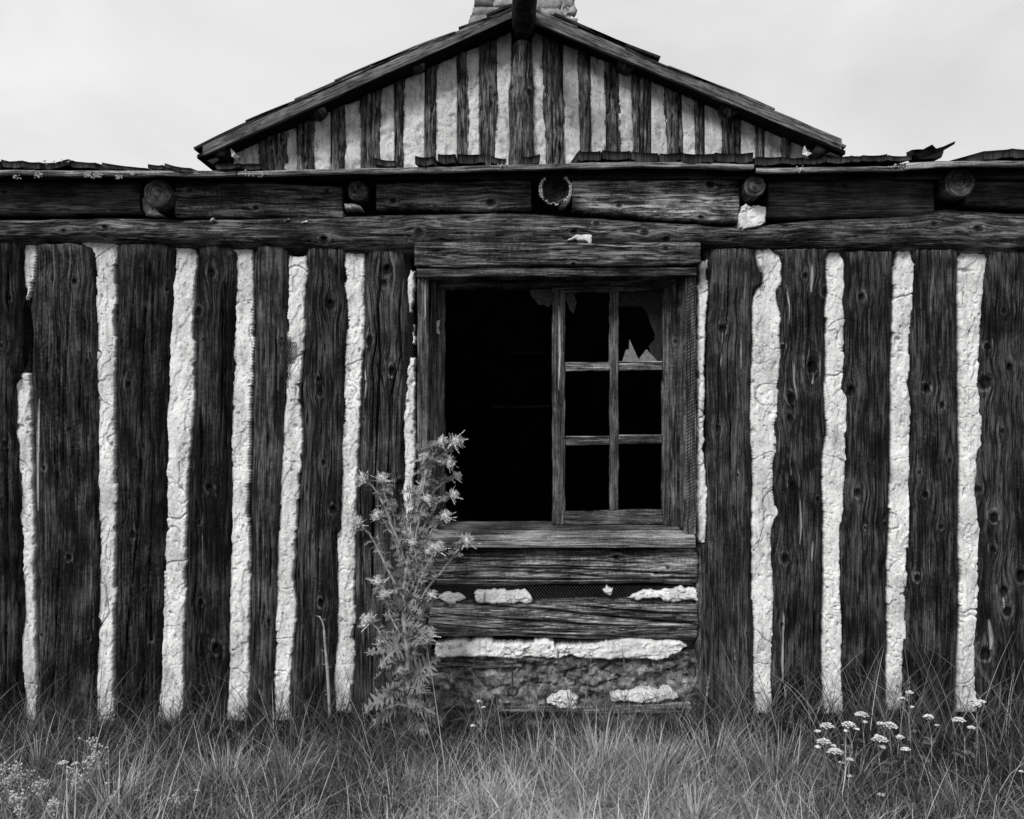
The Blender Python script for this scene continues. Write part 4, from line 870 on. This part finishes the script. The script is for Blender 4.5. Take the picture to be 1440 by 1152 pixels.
def clumps(nc,per,xr_,yr_,hm,hs,tone_m,spread,wd=.0022,lean=.35):
    cx=rng.uniform(*xr_,nc); cy=rng.uniform(*yr_,nc)
    k=rng.poisson(per,nc)+3; idx=np.repeat(np.arange(nc),k); n=len(idx)
    az=rng.uniform(0,2*np.pi,n); rad=np.abs(rng.normal(0,spread,n))
    x=cx[idx]+rad*np.cos(az); y=np.minimum(cy[idx]+rad*np.sin(az),-.06)
    hc=(hm*rng.lognormal(0,.25,nc))[idx]; h=hc*rng.lognormal(0,hs,n)
    ca=rng.uniform(0,2*np.pi,nc)[idx]; az=az+.5*np.sin(ca-az)
    ln=np.abs(rng.normal(lean,.28,n)); cv=np.abs(rng.normal(1.0,.7,n))
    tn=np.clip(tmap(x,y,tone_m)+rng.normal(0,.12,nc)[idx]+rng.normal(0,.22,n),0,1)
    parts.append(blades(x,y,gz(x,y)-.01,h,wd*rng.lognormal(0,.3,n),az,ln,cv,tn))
XR=(-2.9,2.9)
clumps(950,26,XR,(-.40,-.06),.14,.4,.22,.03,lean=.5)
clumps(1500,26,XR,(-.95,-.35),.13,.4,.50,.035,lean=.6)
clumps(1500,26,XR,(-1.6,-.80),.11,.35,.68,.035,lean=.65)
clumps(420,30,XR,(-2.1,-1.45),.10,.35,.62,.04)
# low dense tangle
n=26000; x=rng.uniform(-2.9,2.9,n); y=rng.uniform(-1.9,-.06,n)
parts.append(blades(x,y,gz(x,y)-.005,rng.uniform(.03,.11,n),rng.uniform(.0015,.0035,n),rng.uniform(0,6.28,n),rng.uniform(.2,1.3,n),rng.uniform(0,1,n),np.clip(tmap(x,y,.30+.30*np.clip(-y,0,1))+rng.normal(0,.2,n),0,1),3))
# long arching blades at the foot of the wall
def longb(n,xr_,yr_,h0,h1,tm,ln=.25,cv=1.0,wd=.003):
    x=rng.uniform(*xr_,n); y=rng.uniform(*yr_,n)
    az=rng.choice([0,np.pi],n)+rng.normal(0,.5,n)
    parts.append(blades(x,y,gz(x,y),rng.uniform(h0,h1,n),wd*rng.lognormal(0,.25,n),az,np.abs(rng.normal(ln,.15,n)),np.abs(rng.normal(cv,.5,n)),np.clip(rng.normal(tm,.15,n),0,1),7,facing=rng.normal(0,.5,n)))
longb(330,(-2.8,2.8),(-.5,-.1),.22,.38,.45)
longb(90,(.8,1.35),(-.42,-.12),.28,.5,.5)
longb(150,(1.35,1.75),(-.42,-.12),.3,.5,.5,.3,.7)
longb(60,(1.7,2.2),(-.42,-.15),.35,.62,.5,.3,.5)
longb(60,(-.25,.75),(-.35,-.12),.22,.42,.5,.15,.5)
longb(50,(-2.2,-.6),(-.35,-.12),.25,.42,.45,.25,1.0)
longb(120,(-.7,-.3),(-.5,-.15),.2,.38,.42,.3,1.2)
for _ in range(26):
    x=rng.uniform(-2.4,2.4,1); y=rng.uniform(-.9,-.2,1); az=rng.uniform(0,6.28,1); hh=rng.uniform(.25,.42,1); ln=np.abs(rng.normal(.08,.06,1)); cv=np.abs(rng.normal(.25,.2,1)); tn=np.clip(rng.normal(.6,.12,1),0,1)
    parts.append(blades(x,y,gz(x,y),hh,np.array([.0022]),az,ln,cv,tn,7))
    m=26; f=rng.uniform(.78,1.0,m); sx=x+np.cos(az)*hh*np.sin(ln+cv*.5)*f; sy=y+np.sin(az)*hh*np.sin(ln+cv*.5)*f; sz=gz(x,y)+hh*np.cos(ln+cv*.5)*f
    parts.append(blades(sx,sy,sz,np.full(m,.011),np.full(m,.003),rng.uniform(0,6.28,m),rng.uniform(.3,.8,m),np.zeros(m),np.full(m,float(tn[0])),2))
n=2600; x=rng.uniform(-2.9,2.9,n); y=rng.uniform(-1.5,-.1,n)
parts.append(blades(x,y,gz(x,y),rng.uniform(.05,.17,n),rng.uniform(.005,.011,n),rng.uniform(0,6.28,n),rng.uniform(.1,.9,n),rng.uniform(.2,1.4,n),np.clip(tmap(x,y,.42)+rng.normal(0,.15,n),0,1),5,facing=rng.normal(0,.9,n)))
# bright tussock in the middle
def tussock(cx,cy,n,h,tm,sp=.07,ln=.35):
    az=rng.uniform(0,2*np.pi,n); rad=np.abs(rng.normal(0,sp,n)); x=cx+rad*np.cos(az); y=cy+rad*np.sin(az)
    parts.append(blades(x,y,gz(x,y),h*rng.uniform(.55,1.1,n),.003*rng.lognormal(0,.3,n),az+rng.normal(0,.35,n),np.abs(rng.normal(ln,.26,n)),np.abs(rng.normal(.85,.5,n)),np.clip(rng.normal(tm+.06,.22,n),0,1),6))
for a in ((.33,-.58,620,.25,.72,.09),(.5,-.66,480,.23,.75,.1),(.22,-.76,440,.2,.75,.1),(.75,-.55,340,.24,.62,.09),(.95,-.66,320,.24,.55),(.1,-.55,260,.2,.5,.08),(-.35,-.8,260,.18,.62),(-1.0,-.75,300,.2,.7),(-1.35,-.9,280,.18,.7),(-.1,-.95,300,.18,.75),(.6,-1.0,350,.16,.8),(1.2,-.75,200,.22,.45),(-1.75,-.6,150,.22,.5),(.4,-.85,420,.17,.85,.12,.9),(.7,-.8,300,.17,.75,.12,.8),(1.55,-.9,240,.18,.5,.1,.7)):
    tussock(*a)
off=0; Vs=[];Fs=[];Ts=[]
for P,q,T in parts: Vs.append(P); Fs.append(q+off); Ts.append(T); off+=len(P)
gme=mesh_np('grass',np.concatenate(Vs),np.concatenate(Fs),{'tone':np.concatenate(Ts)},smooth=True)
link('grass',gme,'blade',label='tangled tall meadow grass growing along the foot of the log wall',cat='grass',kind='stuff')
# ================================================================== THISTLE
th=thing('thistle','tall spiny thistle with many pale flower heads standing left of the window','thistle',loc=(0,0,0))
rt_=random.Random(5)
def TP(px,py,d): return Vector((wx(px,d),d-D0,wz(py,d)))
DT=3.98
def curve(pts,n=4):
    o=[]
    for i in range(len(pts)-1):
        p0=pts[max(i-1,0)];p1=pts[i];p2=pts[i+1];p3=pts[min(i+2,len(pts)-1)]
        for k in range(n):
            t=k/n; o.append(.5*((2*p1)+(p2-p0)*t+(2*p0-5*p1+4*p2-p3)*t*t+(3*p1-p0-3*p2+p3)*t**3))
    return o+[pts[-1]]
def leafmesh(base,dr,L,wid,V,Fc,droop=.3,npair=6):
    dr=dr.normalized(); up=Vector((rt_.uniform(-.4,.4),rt_.uniform(-1,.2),rt_.uniform(.1,1))); side=dr.cross(up).normalized(); nrm=side.cross(dr).normalized(); s0,n0=side,nrm; tw=rt_.uniform(-1.6,1.6)
    def mid(t): return base+dr*(L*t)+Vector((0,0,-droop*L*t*t))+nrm*(.06*L*math.sin(t*5))
    prof=lambda t: wid*(math.sin(math.pi*min(1,t*.9+.12))**.7)
    n=npair*2+1
    for i in range(npair*2):
        t0,t1=i/n,(i+1)/n; a=mid(t0);b=mid(t1); rib=.12*wid
        k=len(V); V+=[a+side*rib,b+side*rib,b-side*rib,a-side*rib]; Fc.append((k,k+1,k+2,k+3))
    for i in range(npair):
        t0=(i+.1)/npair; t1=(i+.85)/npair; tm=(t0+t1)/2; side=s0*math.cos(tw*tm)+n0*math.sin(tw*tm); nrm=n0*math.cos(tw*tm)-s0*math.sin(tw*tm)
        for s in (-1,1):
            a=mid(t0)+side*s*.1*wid;b=mid(t1)+side*s*.1*wid; w_=prof(tm)*rt_.uniform(.5,1.6)
            lift=nrm*rt_.uniform(-.1,.5)*w_
            for (f0,f1,ff,ex) in ((0,.55,.2,1.),(.45,1,.9,.85)):
                k=len(V); p0=a.lerp(b,f0);p1=a.lerp(b,f1); tip=a.lerp(b,ff)+side*s*w_*ex+lift+dr*.25*w_
                m0=p0.lerp(tip,.55)+dr*-.05*w_; m1=p1.lerp(tip,.55)+dr*.05*w_
                V+=[p0,p1,m1,tip,m0]; Fc.append((k,k+1,k+2,k+3,k+4))
    k=len(V); e=mid(.9); V+=[e+side*.12*wid,e-side*.12*wid,mid(1.08)]; Fc.append((k,k+1,k+2))
def head(par,p,r,tilt,openf=1.):
    t=tilt.normalized(); u=t.orthogonal().normalized(); v=t.cross(u)
    V=[];Fc=[]
    prof=[(-1,.25),(-.7,.72),(-.2,1.),(.35,.92),(.8,.62),(1.05,.35)]
    n=9
    for (hh,rr) in prof:
        for k in range(n): a=2*math.pi*k/n; V.append(p+t*(hh*r)+(u*math.cos(a)+v*math.sin(a))*(rr*r))
    for i in range(len(prof)-1):
        for k in range(n): j=(k+1)%n; Fc.append((i*n+k,i*n+j,(i+1)*n+j,(i+1)*n+k))
    Fc.append(tuple(range(n-1,-1,-1)))
    for k in range(70):   # spiny bracts
        a=rt_.uniform(0,6.28); hh=rt_.uniform(-.8,.8); rr=np.interp(hh,[q[0] for q in prof],[q[1] for q in prof])*r
        o=(u*math.cos(a)+v*math.sin(a)); b=p+t*(hh*r)+o*rr*.9; tip=b+(o*rt_.uniform(.5,1.0)+t*rt_.uniform(.0,.8))*r*rt_.uniform(.5,1.4)
        s_=t.cross(o)*r*.10; k0=len(V); V+=[b-s_,b+s_,tip,b+t*r*.12]; Fc+=[(k0,k0+1,k0+2),(k0+1,k0+3,k0+2),(k0+3,k0,k0+2)]
    hd=pymesh('flower_head',V,Fc,'thistle_head',par)
    V=[];Fc=[]
    for k in range(60):   # tuft
        a=rt_.uniform(0,6.28); q=rt_.random()**.5; o=(u*math.cos(a)+v*math.sin(a)); b=p+t*(.75*r)+o*q*.45*r; tip=b+(t*.75+o*q*.55)*r*rt_.uniform(.7,1.1)
        s_=t.cross(o)*r*.07; k0=len(V); V+=[b-s_,b+s_,tip+s_*.6,tip-s_*.6]; Fc.append((k0,k0+1,k0+2,k0+3))
    pymesh('floret_tuft',V,Fc,'thistle_tuft',hd)
    V=[];Fc=[]
    for k in range(14):    # leafy spines around the head
        a=rt_.uniform(0,6.28); o=(u*math.cos(a)+v*math.sin(a)); leafmesh(p-t*r*.8+o*r*.3,(o*rt_.uniform(.8,1.2)+t*rt_.uniform(.1,1.1)),r*rt_.uniform(1.7,3.4),r*.24,V,Fc,.05,3)
    pymesh('bract',V,Fc,'thistle_head',hd)
def branch(pts,r0,r1,nleaf,name='branch',leafL=.05,leaves=True,mat='thistle_stem'):
    c=curve(pts,5); n=len(c); rad=[r0+(r1-r0)*i/(n-1) for i in range(n)]
    for i in range(1,n-1): c[i]=c[i]+Vector((rt_.gauss(0,.0015),rt_.gauss(0,.002),rt_.gauss(0,.0015)))
    V,Fc=tube_data(c,rad,7); b=pymesh(name,V,Fc,mat,th,smooth=True)
    # spiny wings along the stem
    V=[];Fc=[]
    for i in range(n-1):
        seg=c[i+1]-c[i]
        for k in range(max(1,int(seg.length/.0045))):
            p=c[i].lerp(c[i+1],rt_.random()); a=rt_.uniform(0,6.28); t=seg.normalized(); u=t.orthogonal().normalized(); o=(u*math.cos(a)+t.cross(u)*math.sin(a)); r=rad[i]
            q=p+o*(r+rt_.uniform(.004,.013))+t*rt_.uniform(-.002,.008); s_=t*.0022; k0=len(V); V+=[p-s_,p+s_,q]; Fc.append((k0,k0+1,k0+2))
    pymesh('stem_spines',V,Fc,'thistle_green',b,kind='stuff')
    for k in range(nleaf):
        i=rt_.randrange(1,n-1); t=(c[i+1]-c[i]).normalized(); sgn=rt_.choice((-1,1))
        dr=Vector((sgn*rt_.uniform(.6,1),rt_.uniform(-.8,.4),rt_.uniform(-.1,.7))); L=leafL*rt_.uniform(.6,1.3)
        V=[];Fc=[]; leafmesh(c[i],dr,L,L*.3,V,Fc,rt_.uniform(.0,.5),4); pymesh('leaf',V,Fc,'thistle_green',th)
    return c
branch([TP(577,1030,DT),TP(576,1000,DT),TP(573,939,DT),TP(569,859,DT),TP(570,812,DT),TP(579,768,DT),TP(584,724,DT),TP(596,672,DT),TP(610,642,DT),TP(618,628,DT)],.0135,.005,95,'main_stem',.07)
hs=[ # branch points..., head radius px
 ([(585,730),(591,700),(598,672),(604,652),(598,644)],5.5),([(604,655),(614,650),(624,650),(631,652)],6),([(610,642),(622,632),(632,622),(640,622)],9),([(610,642),(614,630),(619,622)],7),
 ([(586,728),(604,700),(622,680),(641,671)],6),([(584,735),(594,706),(598,684)],7),([(583,740),(600,690),(606,662),(612,648)],6),([(575,790),(586,750),(592,718),(600,704)],6),([(570,812),(558,770),(556,738),(552,712)],6.5),([(569,850),(586,812),(596,790),(601,778)],6),([(568,900),(550,868),(546,850),(541,838)],6),([(573,905),(590,870),(600,850),(607,838)],6),([(573,950),(555,925),(545,912),(537,905)],6),([(576,778),(600,735),(618,706),(636,697)],6.5),([(572,800),(598,762),(614,738),(625,728)],7.5),
 ([(568,800),(553,745),(542,700),(538,676)],8),([(571,790),(550,735),(536,704),(522,682),(510,676)],7.5),([(568,805),(556,760),(544,740),(533,727)],8.5),
 ([(569,845),(545,800),(526,762),(515,746),(503,738)],8),([(566,830),(573,790),(569,752)],7),([(570,870),(588,820),(604,790),(616,772)],8),([(572,875),(600,830),(628,795),(648,768),(657,762)],7.5),
 ([(562,880),(545,850),(536,830),(532,820)],8),([(568,890),(570,870),(568,856)],8.5),([(566,940),(548,910),(532,886),(518,874)],9),([(574,930),(590,905),(603,892)],8),([(573,960),(566,948),(563,944)],4),([(574,820),(586,800),(582,765)],5)]
for P_,r in hs:
    dd=DT+rt_.uniform(-.10,.08); m=len(P_)
    pts=[TP(px,py,DT+(dd-DT)*i/(m-1)) for i,(px,py) in enumerate(P_)]
    c=branch(pts,.0052,.0028,22,'branch',.034)
    t=(c[-1]-c[-3]).normalized()+Vector((rt_.uniform(-.4,.4),-.3,.35))
    head(th,c[-1]+t.normalized()*.006,r/F*dd*.78,t)
for (px,py,qx,qy,L) in ((566,975,488,968,.2),(575,955,640,935,.2),(570,915,500,905,.2),(574,900,640,880,.18),(572,985,505,1005,.2),(577,990,650,1000,.2),(570,860,520,835,.15),(572,845,630,850,.17),(570,930,520,950,.17),(575,965,625,960,.17),(572,880,620,905,.15),(568,835,590,800,.1)):
    for _ in range(3):
        b=TP(px,py+rt_.uniform(-6,6),DT); dr=TP(qx,qy,DT+rt_.uniform(-.2,.1))-b; V=[];Fc=[]
        Ll=min(L,dr.length)*rt_.uniform(.7,1.0); leafmesh(b,dr+Vector((0,rt_.uniform(-.1,.05),rt_.uniform(-.02,.06))),Ll*.8,Ll*.24,V,Fc,rt_.uniform(-.1,.7),4); pymesh('leaf',V,Fc,'thistle_green',th)
# ================================================================== YARROW
ry=random.Random(9)
def yarrow(label,px,heads,d,base=None,sc=1.):
    """heads: [(px,py,radius px)]"""
    z0=float(gz(wx(px,d),d-D0)); t=thing('yarrow',label,'flower',group='white yarrow flowers in the grass',loc=(wx(px,d),d-D0,z0))
    inv=Vector(t.location); jb=Vector((0,0,0)); mx_=sum(h[0] for h in heads)/len(heads); my=max(h[1] for h in heads)
    fork=Vector((wx(mx_,d),d-D0,wz(my+16,d)))-inv
    if fork.z<.02: fork.z=.02
    V,Fc=tube_data(curve([jb,fork*.5+Vector((.006,0,0)),fork],4),.0018,5); pymesh('stem',V,Fc,'thistle_stem',t,smooth=True)
    for i in range(7):
        f=ry.uniform(.15,.9); V=[];Fc=[]; L=ry.uniform(.03,.06); a=ry.uniform(0,6.28)
        leafmesh(fork*f,Vector((math.cos(a),math.sin(a),.5)),L,L*.16,V,Fc,.2,5); pymesh('leaf',V,Fc,'thistle_green',t)
    for (hx,hy,hr) in heads:
        c=Vector((wx(hx,d),d-D0+ry.uniform(-.02,.02),wz(hy,d)))-inv; R=hr/F*d
        V,Fc=tube_data([fork,fork.lerp(c,.6)+Vector((0,0,-.004)),c-Vector((0,0,.006))],.0013,4)
        n=max(7,int(hr*3))
        fl=[]
        for k in range(n):
            a=k*2.4; q=math.sqrt((k+.3)/n); p=c+Vector((math.cos(a)*q*R,math.sin(a)*q*R*.9,.5*R*(1-q*q)+ry.uniform(-.0015,.0015))); fl.append(p)
            tube_data([c-Vector((0,0,.008)),p],.0006,3,V,Fc,False)
        pymesh('flower_stalk',V,Fc,'thistle_green',t)
        V=[];Fc=[]
        for p in fl:
            r=ry.uniform(.0042,.0058)*sc; m=7; k0=len(V); V.append(p+Vector((0,0,.0012)))
            for j in range(m): a=j*6.283/m; V.append(p+Vector((math.cos(a)*r,math.sin(a)*r,ry.uniform(0,.0008))))
            for j in range(m): V.append(p+Vector((math.cos(j*6.283/m)*r*.5,math.sin(j*6.283/m)*r*.5,-.003)))
            for j in range(m):
                jj=(j+1)%m; Fc+=[(k0,k0+1+j,k0+1+jj),(k0+1+j,k0+1+m+j,k0+1+m+jj,k0+1+jj)]
        pymesh('flower_head',V,Fc,'petal_white',t)
Yl=[("yarrow with one domed white head and side bud, nearest the stake-like grass",1213,[(1213,1007,9),(1215,1014,3)],3.72),
("yarrow with paired white heads, left end of the flower cluster",1164,[(1165,1024,10),(1148,1027,3.5)],3.68),
("yarrow with broad white head second from left in upper row",1197,[(1195,1022,10),(1206,1027,4),(1192,1030,3)],3.66),
("yarrow with broad flat head at right of the upper row",1252,[(1254,1024,11),(1240,1020,5),(1263,1035,5.5)],3.68),
("yarrow with two stacked white heads in the middle of cluster",1238,[(1235,1039,11),(1233,1035,3),(1240,1050,4)],3.6),
("yarrow with the widest ragged head, lower left of cluster",1165,[(1160,1046,10),(1151,1052,4),(1174,1052,4)],3.6),
("yarrow with low ragged head just above the dark hollow",1180,[(1176,1060,11),(1193,1067,5),(1185,1075,3.5)],3.55),
("yarrow with small white head right of the main cluster",1272,[(1272,1053,6)],3.58),
("tallest yarrow with small head against the dark log",1279,[(1281,976,5),(1271,984,3.5),(1282,994,2)],3.8),
("yarrow with one head and a bud below, between tall grass stems",1306,[(1305,1008,6.5),(1308,1013,3),(1316,1019,2)],3.72),
("yarrow with cone of white heads below the right chinking strip",1352,[(1350,1015,9),(1363,1022,5)],3.7),
("yarrow standing in front of the right chinking strip, flat topped",1370,[(1368,985,6),(1370,990,8),(1383,989,5)],3.75),
("single small white yarrow head low under the cluster",1197,[(1197,1094,3)],3.5),
("lowest single round yarrow head near the bottom right",1236,[(1237,1116,4.5)],3.42),
("yarrow with bright white head at the far lower left",92,[(87,1075,6),(100,1078,2.5)],3.55),
("yarrow with small oval head beside the lower left bright one",107,[(105,1075,4)],3.56),
("yarrow with narrow upright white head over the lower left weeds",151,[(152,1101,3.5),(149,1110,3)],3.5),
("yarrow with two small heads low in the left grass",270,[(276,1112,3),(268,1121,3.5)],3.45),
("single small yarrow head at the bottom left edge of photo centre",345,[(345,1140,3.5)],3.38),
("small white yarrow blossom in shade under the window",672,[(674,987,3),(680,993,2)],3.9),
("tiny white yarrow blossom in grass right of the thistle base",664,[(665,1020,3)],3.85),
("faint yarrow at the right edge of the photo",1439,[(1438,1087,2.5)],3.5)]
for a in Yl: yarrow(*a)
# ================================================================== BUDDING WEEDS, lower left
rw=random.Random(21)
def weed(label,px,py,d,hpx,nb):
    x0,y0_=wx(px,d),d-D0; z0=float(gz(x0,y0_)); t=thing('budding_weed',label,'weed',group='budding weeds at the lower left',loc=(x0,y0_,z0))
    Ht=max(.08,wz(py,d)-z0); V=[];Fc=[];B=[];Fb=[]
    tube_data([(0,0,0),(.004,0,Ht*.5),(0,0,Ht*.75)],[.002,.0016,.0012],5,V,Fc)
    for k in range(nb):
        f=rw.uniform(.3,.75); a=rw.uniform(0,6.28); L=Ht*rw.uniform(.2,.4); p=Vector((0,0,Ht*f)); q=p+Vector((math.cos(a)*L*.6,math.sin(a)*L*.4,L*.8))
        tube_data([p,p.lerp(q,.5)+Vector((0,0,-.004)),q],[.0012,.0009,.0007],4,V,Fc,False)
        for j in range(rw.randint(5,9)):
            g=rw.uniform(.45,1.05); s_=p.lerp(q,g); e=s_+Vector((rw.gauss(0,.009),rw.gauss(0,.009),rw.uniform(.002,.018)))
            tube_data([s_,e],.0005,3,V,Fc,False)
            r=rw.uniform(.0024,.0044); k0=len(B)
            B+=[e+Vector(v)*r for v in ((1,0,0),(0,1,0),(-1,0,0),(0,-1,0),(0,0,1.2),(0,0,-1.2))]
            Fb+=[(k0+a_,k0+(a_+1)%4,k0+4) for a_ in range(4)]+[(k0+(a_+1)%4,k0+a_,k0+5) for a_ in range(4)]
    pymesh('stem',V,Fc,'thistle_stem',t); pymesh('bud_cluster',B,Fb,'bud_pale',t,kind='stuff')
weed("budding weed leaning left with a loose spray of pale buds",128,1043,3.55,0,9)
weed("budding weed with a small tuft of buds on one straight stem",139,1044,3.6,0,4)
weed("budding weed spreading tiny buds at the left edge",12,1080,3.45,0,12)
weed("budding weed with wide fan of pale buds second from left edge",34,1082,3.5,0,12)
weed("short budding weed between the left edge plants and bright yarrow",58,1100,3.42,0,12)
weed("dense budding weed below the bright lower left yarrow",112,1086,3.45,0,14)
weed("budding weed right of the narrow upright yarrow head",160,1120,3.36,0,10)
weed("low budding weed at the very corner of the photo",25,1118,3.3,0,14)
weed("sparse budding weed low in the left grass near two small yarrows",250,1132,3.36,0,8)
weed("low pale budding weed at bottom edge left of centre",75,1125,3.3,0,14)
# dry stalk by the wall
st=thing('dry_stalk','bare dry thorny stalk leaning against the dark log left of the thistle','stalk'); d=4.08
sp=[TP(464,1010,d),TP(461,950,d),TP(457,905,d),TP(455,880,d),TP(449,866,d)]
V,Fc=tube_data(curve(sp,5),[.0065]*8+[.005]*6+[.003]*6+[.001],7); pymesh('stalk_stem',V,Fc,'thistle_stem',st,smooth=True)
V=[];Fc=[]
for k in range(9):
    i=rt_.randrange(0,4); p=sp[i].lerp(sp[i+1],rt_.random()); q=p+Vector((rt_.choice((-1,1))*rt_.uniform(.008,.02),-.003,rt_.uniform(.0,.012))); tube_data([p,q],[.002,.0005],4,V,Fc)
pymesh('stalk_thorns',V,Fc,'thistle_stem',st)
